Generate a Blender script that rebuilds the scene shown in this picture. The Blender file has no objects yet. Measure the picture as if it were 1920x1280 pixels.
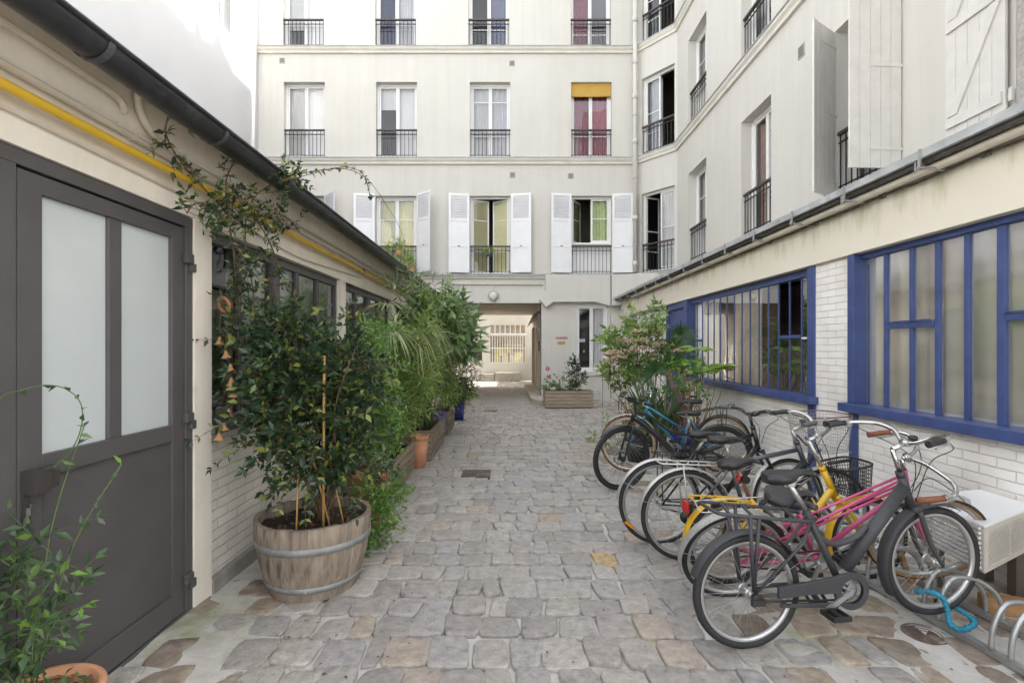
import bpy, math, random
from mathutils import Vector, Matrix, noise

# ---------------------------------------------------------------- camera, sky, sun, exposure
scene = bpy.context.scene
COL = scene.collection
cam_data = bpy.data.cameras.new("camera")
cam = bpy.data.objects.new("camera", cam_data)
COL.objects.link(cam)
cam.location = (0, 0, 1.55)
cam.rotation_euler = (math.radians(90), 0, 0)
cam_data.sensor_width = 36
cam_data.lens = 18
cam_data.shift_x = 5 / 1920
cam_data.shift_y = 12 / 1920
cam_data.clip_start = 0.05
cam_data.clip_end = 500
scene.camera = cam

SUN_EL, SUN_AZ = math.radians(32), math.radians(1.5)      # from the right (+X), a touch ahead (+Y)
world = bpy.data.worlds.new("World")
scene.world = world
world.use_nodes = True
wn, wl = world.node_tree.nodes, world.node_tree.links
sky = wn.new('ShaderNodeTexSky')
sky.sky_type = 'NISHITA'
sky.sun_disc = False
sky.sun_elevation = SUN_EL
sky.sun_rotation = math.radians(90) - SUN_AZ
sky.dust_density = 3.0
sky.ozone_density = 0.6
hs = wn.new('ShaderNodeHueSaturation')
hs.inputs['Saturation'].default_value = 0.22
wl.new(sky.outputs[0], hs.inputs['Color'])
bg = wn['Background']
bg.inputs['Strength'].default_value = 0.15
wl.new(hs.outputs[0], bg.inputs['Color'])

sun_data = bpy.data.lights.new("sun", 'SUN')
sun_data.energy = 2.0
sun_data.angle = math.radians(1.3)
sun_data.color = (1.0, 0.95, 0.87)
sun = bpy.data.objects.new("sun", sun_data)
COL.objects.link(sun)
to_sun = Vector((math.cos(SUN_EL) * math.cos(SUN_AZ), math.cos(SUN_EL) * math.sin(SUN_AZ), math.sin(SUN_EL)))
sun.rotation_euler = to_sun.to_track_quat('Z', 'Y').to_euler()
sun.location = (12, 5, 22)

scene.view_settings.view_transform = 'Standard'
scene.view_settings.look = 'None'
scene.view_settings.exposure = 2.5
scene.view_settings.gamma = 1
scene.render.engine = 'CYCLES'
scene.cycles.max_bounces = 10
scene.cycles.diffuse_bounces = 8
scene.cycles.transparent_max_bounces = 12
scene.cycles.caustics_reflective = False
scene.cycles.caustics_refractive = False

PI = math.pi
rnd = random.Random(7)

# ---------------------------------------------------------------- materials
MATS = {}
def nodes_of(name):
    m = bpy.data.materials.new(name)
    m.use_nodes = True
    nt = m.node_tree
    return m, nt, nt.nodes, nt.links, nt.nodes['Principled BSDF']

def ramp(N, pts):
    r = N.new('ShaderNodeValToRGB')
    e = r.color_ramp.elements
    while len(e) < len(pts): e.new(0.5)
    for i, (p, c) in enumerate(pts):
        e[i].position = p
        e[i].color = (c[0], c[1], c[2], 1)
    return r

def mat(name, col, rough=0.6, metal=0.0, var=0.10, vscale=3.0, island=0.0, bump=0.0, bscale=60.0, spec=0.5,
        stain=None, stain_scale=1.2, stain_lo=0.55, coat=0.0, streak=0.0):
    """plain paint / stone / metal: base colour with a multi-scale noise variation, optional stain patches and bump"""
    if name in MATS: return MATS[name]
    m, nt, N, L, P = nodes_of(name)
    P.inputs['Roughness'].default_value = rough
    P.inputs['Metallic'].default_value = metal
    P.inputs['Specular IOR Level'].default_value = spec
    P.inputs['Coat Weight'].default_value = coat
    tc = N.new('ShaderNodeTexCoord')
    n1 = N.new('ShaderNodeTexNoise')
    n1.inputs['Scale'].default_value = vscale
    n1.inputs['Detail'].default_value = 6
    n1.inputs['Roughness'].default_value = 0.65
    L.new(tc.outputs['Object'], n1.inputs['Vector'])
    lo = tuple(c * (1 - var) for c in col); hi = tuple(min(1, c * (1 + var)) for c in col)
    r = ramp(N, [(0.3, lo), (0.7, hi)])
    L.new(n1.outputs[0], r.inputs[0])
    out = r.outputs[0]
    if stain:
        n2 = N.new('ShaderNodeTexNoise')
        n2.inputs['Scale'].default_value = stain_scale
        n2.inputs['Detail'].default_value = 8
        n2.inputs['Roughness'].default_value = 0.7
        L.new(tc.outputs['Object'], n2.inputs['Vector'])
        mr = N.new('ShaderNodeMapRange')
        mr.inputs[1].default_value = stain_lo; mr.inputs[2].default_value = stain_lo + 0.22
        L.new(n2.outputs[0], mr.inputs[0])
        mx = N.new('ShaderNodeMix'); mx.data_type = 'RGBA'
        L.new(mr.outputs[0], mx.inputs[0]); L.new(out, mx.inputs[6])
        mx.inputs[7].default_value = (*stain, 1)
        out = mx.outputs[2]
    if streak:                                            # faint rain streaks
        mp = N.new('ShaderNodeMapping'); mp.inputs['Scale'].default_value = (2.6, 2.6, .16)
        L.new(tc.outputs['Object'], mp.inputs[0])
        n4 = N.new('ShaderNodeTexNoise'); n4.inputs['Scale'].default_value = 1.7; n4.inputs['Detail'].default_value = 8; n4.inputs['Roughness'].default_value = .68
        L.new(mp.outputs[0], n4.inputs['Vector'])
        r4 = ramp(N, [(.36, (1 - streak, 1 - streak * 1.1, 1 - streak * 1.3)), (.58, (1, 1, 1))])
        L.new(n4.outputs[0], r4.inputs[0])
        m4 = N.new('ShaderNodeMix'); m4.data_type = 'RGBA'; m4.blend_type = 'MULTIPLY'; m4.inputs[0].default_value = 1
        L.new(out, m4.inputs[6]); L.new(r4.outputs[0], m4.inputs[7]); out = m4.outputs[2]
    if island:
        g = N.new('ShaderNodeNewGeometry')
        mp = N.new('ShaderNodeMapRange')
        mp.inputs[3].default_value = 1 - island; mp.inputs[4].default_value = 1 + island
        L.new(g.outputs['Random Per Island'], mp.inputs[0])
        mu = N.new('ShaderNodeVectorMath'); mu.operation = 'SCALE'
        L.new(out, mu.inputs[0]); L.new(mp.outputs[0], mu.inputs['Scale'])
        out = mu.outputs[0]
    L.new(out, P.inputs['Base Color'])
    if bump:
        n3 = N.new('ShaderNodeTexNoise')
        n3.inputs['Scale'].default_value = bscale
        n3.inputs['Detail'].default_value = 5
        L.new(tc.outputs['Object'], n3.inputs['Vector'])
        b = N.new('ShaderNodeBump')
        b.inputs['Strength'].default_value = bump
        b.inputs['Distance'].default_value = 0.01
        L.new(n3.outputs[0], b.inputs['Height'])
        L.new(b.outputs[0], P.inputs['Normal'])
    MATS[name] = m
    return m

def leaf_mat(name, dark, light, tip=None, rough=0.38):
    if name in MATS: return MATS[name]
    m, nt, N, L, P = nodes_of(name)
    g = N.new('ShaderNodeNewGeometry')
    pts = [(0.0, dark), (0.75, light)]
    if tip: pts.append((0.97, tip))
    r = ramp(N, pts)
    L.new(g.outputs['Random Per Island'], r.inputs[0])
    L.new(r.outputs[0], P.inputs['Base Color'])
    P.inputs['Roughness'].default_value = rough
    P.inputs['Specular IOR Level'].default_value = 0.45
    tr = N.new('ShaderNodeBsdfTranslucent')
    L.new(r.outputs[0], tr.inputs['Color'])
    mx = N.new('ShaderNodeMixShader'); mx.inputs[0].default_value = 0.3
    L.new(P.outputs[0], mx.inputs[1]); L.new(tr.outputs[0], mx.inputs[2])
    L.new(mx.outputs[0], N['Material Output'].inputs['Surface'])
    MATS[name] = m
    return m

def brick_mat(name, col, w, h, axis='Y', mort=0.006, mcol=None):
    """painted brickwork: courses are relief only, plus a faint colour change in the joints"""
    m, nt, N, L, P = nodes_of(name)
    tc = N.new('ShaderNodeTexCoord')
    sx = N.new('ShaderNodeSeparateXYZ'); L.new(tc.outputs['Object'], sx.inputs[0])
    cb = N.new('ShaderNodeCombineXYZ')
    L.new(sx.outputs[axis], cb.inputs[0]); L.new(sx.outputs['Z'], cb.inputs[1])
    nz = N.new('ShaderNodeTexNoise'); nz.inputs['Scale'].default_value = 9
    L.new(tc.outputs['Object'], nz.inputs['Vector'])
    off = N.new('ShaderNodeVectorMath'); off.operation = 'MULTIPLY_ADD'
    L.new(nz.outputs['Color'], off.inputs[0]); off.inputs[1].default_value = (.012, .012, 0)
    L.new(cb.outputs[0], off.inputs[2])
    br = N.new('ShaderNodeTexBrick')
    br.inputs['Scale'].default_value = 1.0
    br.inputs['Brick Width'].default_value = w
    br.inputs['Row Height'].default_value = h
    br.inputs['Mortar Size'].default_value = mort
    br.inputs['Mortar Smooth'].default_value = 0.6
    br.inputs['Color1'].default_value = (*col, 1)
    br.inputs['Color2'].default_value = (*(c * .95 for c in col), 1)
    br.inputs['Mortar'].default_value = (*(mcol or tuple(c * .80 for c in col)), 1)
    L.new(off.outputs[0], br.inputs['Vector'])
    n1 = N.new('ShaderNodeTexNoise'); n1.inputs['Scale'].default_value = 2.2; n1.inputs['Detail'].default_value = 7
    L.new(tc.outputs['Object'], n1.inputs['Vector'])
    rr = ramp(N, [(0.35, (.86, .85, .83)), (0.6, (1, 1, 1))])
    L.new(n1.outputs[0], rr.inputs[0])
    mx = N.new('ShaderNodeMix'); mx.data_type = 'RGBA'; mx.blend_type = 'MULTIPLY'; mx.inputs[0].default_value = 1
    L.new(br.outputs['Color'], mx.inputs[6]); L.new(rr.outputs[0], mx.inputs[7])
    L.new(mx.outputs[2], P.inputs['Base Color'])
    P.inputs['Roughness'].default_value = 0.55
    n2 = N.new('ShaderNodeTexNoise'); n2.inputs['Scale'].default_value = 38; n2.inputs['Detail'].default_value = 4
    L.new(tc.outputs['Object'], n2.inputs['Vector'])
    ad = N.new('ShaderNodeMath'); ad.operation = 'MULTIPLY_ADD'
    L.new(br.outputs['Fac'], ad.inputs[0]); ad.inputs[1].default_value = -1.0
    sc = N.new('ShaderNodeMath'); sc.operation = 'MULTIPLY'; L.new(n2.outputs[0], sc.inputs[0]); sc.inputs[1].default_value = .35
    L.new(sc.outputs[0], ad.inputs[2])
    b = N.new('ShaderNodeBump'); b.inputs['Strength'].default_value = 0.75; b.inputs['Distance'].default_value = 0.008
    L.new(ad.outputs[0], b.inputs['Height']); L.new(b.outputs[0], P.inputs['Normal'])
    return m

def glass_mat(name, tint=(1, 1, 1), refl=1.0, rough=0.0):
    m, nt, N, L, P = nodes_of(name)
    N.remove(P)
    fr = N.new('ShaderNodeFresnel'); fr.inputs['IOR'].default_value = 1.5
    mr = N.new('ShaderNodeMath'); mr.operation = 'MULTIPLY_ADD'; mr.use_clamp = True
    L.new(fr.outputs[0], mr.inputs[0]); mr.inputs[1].default_value = 1.5 * refl; mr.inputs[2].default_value = 0.03 * refl
    t = N.new('ShaderNodeBsdfTransparent'); t.inputs[0].default_value = (*tint, 1)
    g = N.new('ShaderNodeBsdfGlossy'); g.inputs['Roughness'].default_value = rough
    nz = N.new('ShaderNodeTexNoise'); nz.inputs['Scale'].default_value = 1.6
    tc = N.new('ShaderNodeTexCoord'); L.new(tc.outputs['Object'], nz.inputs['Vector'])
    b = N.new('ShaderNodeBump'); b.inputs['Strength'].default_value = 0.08; b.inputs['Distance'].default_value = 0.05
    L.new(nz.outputs[0], b.inputs['Height']); L.new(b.outputs[0], g.inputs['Normal'])
    mx = N.new('ShaderNodeMixShader')
    L.new(mr.outputs[0], mx.inputs[0]); L.new(t.outputs[0], mx.inputs[1]); L.new(g.outputs[0], mx.inputs[2])
    L.new(mx.outputs[0], N['Material Output'].inputs['Surface'])
    return m

def wood_mat(name, c1, c2, axis=0, rough=0.75, scale=6, island=0.2):
    m, nt, N, L, P = nodes_of(name)
    tc = N.new('ShaderNodeTexCoord')
    mp = N.new('ShaderNodeMapping')
    s = [scale * 5, scale * 5, scale * 5]; s[axis] = scale * .35
    mp.inputs['Scale'].default_value = s
    L.new(tc.outputs['Object'], mp.inputs['Vector'])
    n = N.new('ShaderNodeTexNoise'); n.inputs['Scale'].default_value = 1.0; n.inputs['Detail'].default_value = 7; n.inputs['Roughness'].default_value = .7
    L.new(mp.outputs[0], n.inputs['Vector'])
    r = ramp(N, [(0.3, c1), (0.68, c2)])
    L.new(n.outputs[0], r.inputs[0])
    g = N.new('ShaderNodeNewGeometry')
    q = N.new('ShaderNodeMapRange'); q.inputs[3].default_value = 1 - island; q.inputs[4].default_value = 1 + island
    L.new(g.outputs['Random Per Island'], q.inputs[0])
    v = N.new('ShaderNodeVectorMath'); v.operation = 'SCALE'
    L.new(r.outputs[0], v.inputs[0]); L.new(q.outputs[0], v.inputs['Scale'])
    L.new(v.outputs[0], P.inputs['Base Color'])
    P.inputs['Roughness'].default_value = rough
    b = N.new('ShaderNodeBump'); b.inputs['Strength'].default_value = .35; b.inputs['Distance'].default_value = .004
    L.new(n.outputs[0], b.inputs['Height']); L.new(b.outputs[0], P.inputs['Normal'])
    return m

# ---------------------------------------------------------------- mesh builder
def ortho(d):
    d = Vector(d).normalized()
    a = Vector((0, 0, 1)) if abs(d.z) < .9 else Vector((1, 0, 0))
    u = d.cross(a).normalized()
    return d, u, d.cross(u).normalized()

class MB:
    def __init__(self, T=None):
        self.v, self.f, self.mi, self.sm = [], [], [], []
        self.T = T; self.m = 0
    def P(self, p):
        p = Vector(p)
        if self.T: p = Vector(self.T(p))
        self.v.append(p); return len(self.v) - 1
    def F(self, idx, smooth=False):
        self.f.append(tuple(idx)); self.mi.append(self.m); self.sm.append(smooth)
    def poly(self, pts, smooth=False):
        self.F([self.P(p) for p in pts], smooth)
    def box(self, x0, x1, y0, y1, z0, z1):
        i = [self.P((x, y, z)) for z in (z0, z1) for y in (y0, y1) for x in (x0, x1)]
        for q in ((0, 2, 3, 1), (4, 5, 7, 6), (0, 1, 5, 4), (2, 6, 7, 3), (0, 4, 6, 2), (1, 3, 7, 5)):
            self.F([i[k] for k in q])
    def bar(self, a, b, w, h, up=(0, 0, 1)):
        """box beam from a to b, w wide, h along up"""
        a, b = Vector(a), Vector(b); d = (b - a).normalized()
        s = d.cross(Vector(up)); s = s.normalized() if s.length > 1e-6 else Vector((1, 0, 0))
        u = s.cross(d).normalized()
        i = []
        for p in (a, b):
            for k, l in ((-1, -1), (1, -1), (1, 1), (-1, 1)):
                i.append(self.P(p + s * (k * w / 2) + u * (l * h / 2)))
        for q in ((3, 2, 1, 0), (4, 5, 6, 7), (0, 1, 5, 4), (1, 2, 6, 5), (2, 3, 7, 6), (3, 0, 4, 7)):
            self.F([i[k] for k in q])
    def prism(self, outline, off):
        """outline: 3d points of one face; off: extrusion vector"""
        off = Vector(off); n = len(outline)
        a = [self.P(p) for p in outline]; b = [self.P(Vector(p) + off) for p in outline]
        self.F(a[::-1]); self.F(b)
        for k in range(n): self.F((a[k], a[(k + 1) % n], b[(k + 1) % n], b[k]))
    def tube(self, pts, r, n=8, closed=False, cap=True):
        pts = [Vector(p) for p in pts]; m = len(pts)
        rs = r if isinstance(r, (list, tuple)) else [r] * m
        rings = []; u = None
        for k in range(m):
            if closed: d = pts[(k + 1) % m] - pts[k - 1]
            elif k == 0: d = pts[1] - pts[0]
            elif k == m - 1: d = pts[-1] - pts[-2]
            else: d = (pts[k + 1] - pts[k]).normalized() + (pts[k] - pts[k - 1]).normalized()
            if d.length < 1e-9: d = Vector((0, 0, 1))
            d.normalize()
            if u is None: _, u, _ = ortho(d)
            u = u - d * u.dot(d)
            if u.length < 1e-6: _, u, _ = ortho(d)
            u.normalize(); w = d.cross(u)
            rings.append([self.P(pts[k] + (u * math.cos(2 * PI * j / n) + w * math.sin(2 * PI * j / n)) * rs[k]) for j in range(n)])
        for k in range(m if closed else m - 1):
            A, B = rings[k], rings[(k + 1) % m]
            for j in range(n): self.F((A[j], A[(j + 1) % n], B[(j + 1) % n], B[j]), True)
        if cap and not closed:
            self.F(rings[0][::-1]); self.F(rings[-1])
    def lathe(self, prof, c=(0, 0, 0), n=32, axis=(0, 0, 1), smooth=True, a0=0, a1=2 * PI):
        c = Vector(c); d, u, w = ortho(axis)
        full = abs(a1 - a0 - 2 * PI) < 1e-6
        cnt = n if full else n + 1
        R = []
        for rr, z in prof:
            R.append([self.P(c + d * z + (u * math.cos(a0 + (a1 - a0) * j / n) + w * math.sin(a0 + (a1 - a0) * j / n)) * rr) for j in range(cnt)])
        for A, B in zip(R, R[1:]):
            for j in range(n):
                k = (j + 1) % cnt
                self.F((A[j], A[k], B[k], B[j]), smooth)
    def ring(self, c, axis, R, r, n=48, k=8, rz=None):
        """torus; rz stretches the section along the axis"""
        rz = rz or r
        pr = [(R + r * math.cos(2 * PI * j / k), rz * math.sin(2 * PI * j / k)) for j in range(k + 1)]
        self.lathe(pr, c, n, axis)
    def sphere(self, c, r, n=16, s=(1, 1, 1)):
        c = Vector(c); R = []
        for i in range(n // 2 + 1):
            t = PI * i / (n // 2)
            R.append([self.P(c + Vector((r * s[0] * math.sin(t) * math.cos(2 * PI * j / n), r * s[1] * math.sin(t) * math.sin(2 * PI * j / n), r * s[2] * math.cos(t)))) for j in range(n)])
        for A, B in zip(R, R[1:]):
            for j in range(n): self.F((A[j], B[j], B[(j + 1) % n], A[(j + 1) % n]), True)
    def leaf(self, p, d, n, L, W, fold=.25, droop=.15):
        p, d, n = Vector(p), Vector(d).normalized(), Vector(n)
        s = d.cross(n)
        if s.length < 1e-4: s = d.orthogonal()
        s.normalize(); n = s.cross(d).normalized()
        q = p + d * (L * .42)
        b = self.P(p); m1 = self.P(q - n * (W * fold * .5)); l = self.P(q + s * W * .5 + n * W * fold * .5); r = self.P(q - s * W * .5 + n * W * fold * .5)
        t = self.P(p + d * L - n * (L * droop))
        for q in ((b, r, m1), (b, m1, l), (m1, r, t), (m1, t, l)): self.F(q, True)
    def blade(self, p, d, L, W, droop, seg=5, n=(0, 0, 1)):
        """long arching strap leaf"""
        p, d = Vector(p), Vector(d).normalized(); s = d.cross(Vector(n))
        s = s.normalized() if s.length > 1e-3 else Vector((1, 0, 0))
        last = None
        for k in range(seg + 1):
            t = k / seg
            c = p + d * (L * t) - Vector((0, 0, 1)) * (droop * L * t * t)
            w = W * .5 * (1 - t ** 2.2) * min(1, .5 + 2 * t)
            a, b = self.P(c - s * w), self.P(c + s * w + Vector((0, 0, .1 * w)))
            if last: self.F((last[0], last[1], b, a), True)
            last = (a, b)

WM = {}
def build(name, mb, mats, parent=None, bevel=0.0, kind=None):
    me = bpy.data.meshes.new(name)
    vs = mb.v
    if parent is not None:
        inv = WM[parent.name].inverted()
        vs = [inv @ v for v in vs]
    me.from_pydata([tuple(v) for v in vs], [], mb.f)
    for m in (mats if isinstance(mats, (list, tuple)) else [mats]): me.materials.append(m)
    me.polygons.foreach_set('material_index', mb.mi)
    me.polygons.foreach_set('use_smooth', mb.sm)
    me.update()
    o = bpy.data.objects.new(name, me)
    COL.objects.link(o)
    if parent is not None:
        o.parent = parent; WM[o.name] = WM[parent.name]
    else:
        WM[o.name] = Matrix.Identity(4)
    if bevel:
        bv = o.modifiers.new('bevel', 'BEVEL'); bv.width = bevel; bv.segments = 2; bv.limit_method = 'ANGLE'
        bv.harden_normals = False
    if kind: o['kind'] = kind
    return o

def thing(name, label, cat, loc=(0, 0, 0), group=None, M=None):
    o = bpy.data.objects.new(name, None)
    COL.objects.link(o)
    o.empty_display_size = 0.1
    M = M or Matrix.Translation(Vector(loc))
    o.matrix_world = M
    WM[o.name] = M.copy()
    o['label'] = label; o['category'] = cat
    if group: o['group'] = group
    return o

def tag(o, label, cat, group=None):
    o['label'] = label; o['category'] = cat
    if group: o['group'] = group
    return o

class Plane:
    """a vertical wall plane: u along it, d outwards, z up"""
    def __init__(s, o, u, n): s.o, s.u, s.n = Vector((*o, 0)), Vector((*u, 0)).normalized(), Vector((*n, 0)).normalized()
    def __call__(s, p): return s.o + s.u * p[0] + s.n * p[1] + Vector((0, 0, p[2]))

def wall(mb, u0, u1, z0, z1, holes, depth=.3):
    """front sheet at d=0 with rectangular holes and their reveals (mb.T is a Plane)"""
    us = sorted({u0, u1, *[h[0] for h in holes], *[h[1] for h in holes]}); zs = sorted({z0, z1, *[h[2] for h in holes], *[h[3] for h in holes]})
    us = [u for u in us if u0 <= u <= u1]; zs = [z for z in zs if z0 <= z <= z1]
    for a, b in zip(us, us[1:]):
        for c, e in zip(zs, zs[1:]):
            if any(h[0] <= (a + b) / 2 <= h[1] and h[2] <= (c + e) / 2 <= h[3] for h in holes): continue
            mb.poly(((a, 0, c), (b, 0, c), (b, 0, e), (a, 0, e)))
    for a, b, c, e in [h[:4] for h in holes]:
        D = -depth
        mb.poly(((a, 0, c), (a, 0, e), (a, D, e), (a, D, c))); mb.poly(((b, 0, c), (b, D, c), (b, D, e), (b, 0, e)))
        mb.poly(((a, 0, e), (b, 0, e), (b, D, e), (a, D, e))); mb.poly(((a, 0, c), (a, D, c), (b, D, c), (b, 0, c)))

def smooth_path(pts, sub=6):
    pts = [Vector(p) for p in pts]; out = []
    for i in range(len(pts) - 1):
        p0, p1, p2, p3 = pts[max(i - 1, 0)], pts[i], pts[i + 1], pts[min(i + 2, len(pts) - 1)]
        for k in range(sub):
            t = k / sub
            out.append(.5 * ((2 * p1) + (p2 - p0) * t + (2 * p0 - 5 * p1 + 4 * p2 - p3) * t * t + (3 * p1 - p0 - 3 * p2 + p3) * t ** 3))
    out.append(pts[-1]); return out

# shared materials
M_facade = mat('cream_render', (.62, .60, .55), .8, var=.035, vscale=.9, bump=.12, bscale=45, stain=(.54, .515, .46), stain_scale=.55, stain_lo=.60, streak=.05)
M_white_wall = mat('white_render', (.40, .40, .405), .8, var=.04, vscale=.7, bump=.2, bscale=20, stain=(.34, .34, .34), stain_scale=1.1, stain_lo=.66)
M_cornice = mat('cornice_render', (.66, .63, .56), .8, var=.08, vscale=2.5, stain=(.35, .33, .30), stain_scale=2.0, stain_lo=.62)
M_zinc = mat('zinc', (.42, .43, .44), .5, .25, var=.25, vscale=5, stain=(.2, .2, .2), stain_scale=4, stain_lo=.55)
M_darkzinc = mat('weathered_zinc', (.045, .045, .05), .42, .35, var=.35, vscale=6, stain=(.10, .10, .105), stain_scale=7, stain_lo=.55, bump=.1)
M_wpaint = mat('white_paint', (.80, .80, .79), .45, var=.03, vscale=4)
M_shut = mat('shutter_paint', (.80, .80, .81), .5, var=.04, vscale=3)
M_oldshut = mat('old_shutter_paint', (.66, .64, .60), .6, var=.07, vscale=6, stain=(.40, .35, .29), stain_scale=14, stain_lo=.70)
M_iron = mat('iron_railing', (.025, .025, .027), .5, .2, var=.2)
M_handrail = mat('handrail_wood', (.075, .052, .042), .5, var=.2)
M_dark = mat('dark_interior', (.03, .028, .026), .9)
M_glass = glass_mat('window_glass')
M_blue = mat('blue_paint', (.046, .072, .20), .45, var=.18, vscale=7, stain=(.13, .15, .25), stain_scale=22, stain_lo=.64, bump=.25, bscale=80)
M_brownframe = mat('taupe_metal', (.088, .082, .083), .48, var=.09, vscale=3.0, spec=.4, stain=(.15, .14, .135), stain_scale=5, stain_lo=.68, bump=.06, bscale=90)
M_pipe = mat('cream_pipe', (.60, .55, .47), .5, var=.08, vscale=8)
M_yellow = mat('gas_pipe_yellow', (.72, .45, .035), .45, var=.06)
M_galv = mat('galvanised_steel', (.40, .41, .41), .38, .7, var=.15, vscale=12)
M_chrome = mat('chrome', (.50, .50, .50), .22, 1.0, var=.15, vscale=25)
M_black = mat('black_plastic', (.018, .018, .019), .45, var=.15)
M_rubber = mat('tyre_rubber', (.022, .022, .023), .7, var=.25, vscale=20, stain=(.11, .10, .09), stain_scale=26, stain_lo=.60)
M_terra = mat('terracotta', (.56, .27, .15), .75, var=.12, vscale=9, stain=(.55, .42, .33), stain_scale=6, stain_lo=.58)
M_soil = mat('potting_soil', (.030, .020, .014), .95, var=.4, vscale=30, bump=1.0, bscale=90)
M_mesh = mat('beige_paint', (.62, .58, .48), .6, var=.05)
M_bark = mat('stem_bark', (.14, .085, .05), .8, var=.3, vscale=20)
M_gstem = mat('green_stem', (.10, .16, .05), .6, var=.2)
M_cane = mat('bamboo_cane', (.50, .30, .10), .5, var=.15, vscale=15)

# ---------------------------------------------------------------- ground and cobbles
def ground_mats():
    m, nt, N, L, P = nodes_of('mortar')
    tc = N.new('ShaderNodeTexCoord')
    n1 = N.new('ShaderNodeTexNoise'); n1.inputs['Scale'].default_value = 2.6; n1.inputs['Detail'].default_value = 9; n1.inputs['Roughness'].default_value = .7
    L.new(tc.outputs['Object'], n1.inputs['Vector'])
    r1 = ramp(N, [(.30, (.34, .315, .28)), (.48, (.48, .455, .415)), (.68, (.60, .575, .54))])
    L.new(n1.outputs[0], r1.inputs[0])
    n2 = N.new('ShaderNodeTexNoise'); n2.inputs['Scale'].default_value = 1.3; n2.inputs['Detail'].default_value = 7; n2.inputs['Roughness'].default_value = .72
    mp = N.new('ShaderNodeMapping'); mp.inputs['Location'].default_value = (7.3, 2.1, 0)
    L.new(tc.outputs['Object'], mp.inputs[0]); L.new(mp.outputs[0], n2.inputs['Vector'])
    mr = N.new('ShaderNodeMapRange'); mr.inputs[1].default_value = .53; mr.inputs[2].default_value = .68; mr.inputs[4].default_value = .8
    L.new(n2.outputs[0], mr.inputs[0])
    mx = N.new('ShaderNodeMix'); mx.data_type = 'RGBA'
    L.new(mr.outputs[0], mx.inputs[0]); L.new(r1.outputs[0], mx.inputs[6]); mx.inputs[7].default_value = (.27, .29, .13, 1)
    L.new(mx.outputs[2], P.inputs['Base Color']); P.inputs['Roughness'].default_value = .88
    n3 = N.new('ShaderNodeTexNoise'); n3.inputs['Scale'].default_value = 70; n3.inputs['Detail'].default_value = 6
    L.new(tc.outputs['Object'], n3.inputs['Vector'])
    b = N.new('ShaderNodeBump'); b.inputs['Strength'].default_value = .6; b.inputs['Distance'].default_value = .008
    L.new(n3.outputs[0], b.inputs['Height']); L.new(b.outputs[0], P.inputs['Normal'])
    mort = m
    m, nt, N, L, P = nodes_of('cobble_stone')
    g = N.new('ShaderNodeNewGeometry')
    r = ramp(N, [(0, (.345, .325, .31)), (.16, (.415, .395, .375)), (.34, (.375, .35, .33)), (.52, (.46, .435, .405)), (.66, (.40, .38, .375)), (.80, (.42, .395, .365)), (.95, (.44, .38, .325)), (.982, (.43, .345, .28)), (.993, (.50, .37, .20))])
    r.color_ramp.interpolation = 'CONSTANT'
    L.new(g.outputs['Random Per Island'], r.inputs[0])
    tc = N.new('ShaderNodeTexCoord')
    n1 = N.new('ShaderNodeTexNoise'); n1.inputs['Scale'].default_value = 17; n1.inputs['Detail'].default_value = 12; n1.inputs['Roughness'].default_value = .72
    L.new(tc.outputs['Object'], n1.inputs['Vector'])
    r1 = ramp(N, [(.29, (.50, .48, .47)), (.41, (.92, .90, .88)), (.53, (1.10, 1.08, 1.05)), (.70, (1.42, 1.39, 1.34))])
    L.new(n1.outputs[0], r1.inputs[0])
    mx = N.new('ShaderNodeMix'); mx.data_type = 'RGBA'; mx.blend_type = 'MULTIPLY'; mx.inputs[0].default_value = 1
    L.new(r.outputs[0], mx.inputs[6]); L.new(r1.outputs[0], mx.inputs[7])
    # pale lime smears and green film, shared with the joints around
    n2 = N.new('ShaderNodeTexNoise'); n2.inputs['Scale'].default_value = 4.0; n2.inputs['Detail'].default_value = 9; n2.inputs['Roughness'].default_value = .75
    L.new(tc.outputs['Object'], n2.inputs['Vector'])
    mr = N.new('ShaderNodeMapRange'); mr.inputs[1].default_value = .54; mr.inputs[2].default_value = .74; mr.inputs[4].default_value = .65
    L.new(n2.outputs[0], mr.inputs[0])
    m2 = N.new('ShaderNodeMix'); m2.data_type = 'RGBA'
    L.new(mr.outputs[0], m2.inputs[0]); L.new(mx.outputs[2], m2.inputs[6]); m2.inputs[7].default_value = (.47, .445, .41, 1)
    n4 = N.new('ShaderNodeTexNoise'); n4.inputs['Scale'].default_value = .9; n4.inputs['Detail'].default_value = 7; n4.inputs['Roughness'].default_value = .7
    L.new(tc.outputs['Object'], n4.inputs['Vector'])
    mr4 = N.new('ShaderNodeMapRange'); mr4.inputs[1].default_value = .56; mr4.inputs[2].default_value = .76; mr4.inputs[4].default_value = .45
    L.new(n4.outputs[0], mr4.inputs[0])
    m4 = N.new('ShaderNodeMix'); m4.data_type = 'RGBA'
    L.new(mr4.outputs[0], m4.inputs[0]); L.new(m2.outputs[2], m4.inputs[6]); m4.inputs[7].default_value = (.28, .29, .16, 1)
    L.new(m4.outputs[2], P.inputs['Base Color'])
    rr = N.new('ShaderNodeMapRange'); rr.inputs[3].default_value = .45; rr.inputs[4].default_value = .8
    L.new(n1.outputs[0], rr.inputs[0]); L.new(rr.outputs[0], P.inputs['Roughness'])
    n3 = N.new('ShaderNodeTexNoise'); n3.inputs['Scale'].default_value = 40; n3.inputs['Detail'].default_value = 10; n3.inputs['Roughness'].default_value = .7
    L.new(tc.outputs['Object'], n3.inputs['Vector'])
    b = N.new('ShaderNodeBump'); b.inputs['Strength'].default_value = 1.0; b.inputs['Distance'].default_value = .02
    L.new(n3.outputs[0], b.inputs['Height']); L.new(b.outputs[0], P.inputs['Normal'])
    return mort, m
M_mortar, M_cobble = ground_mats()

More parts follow.
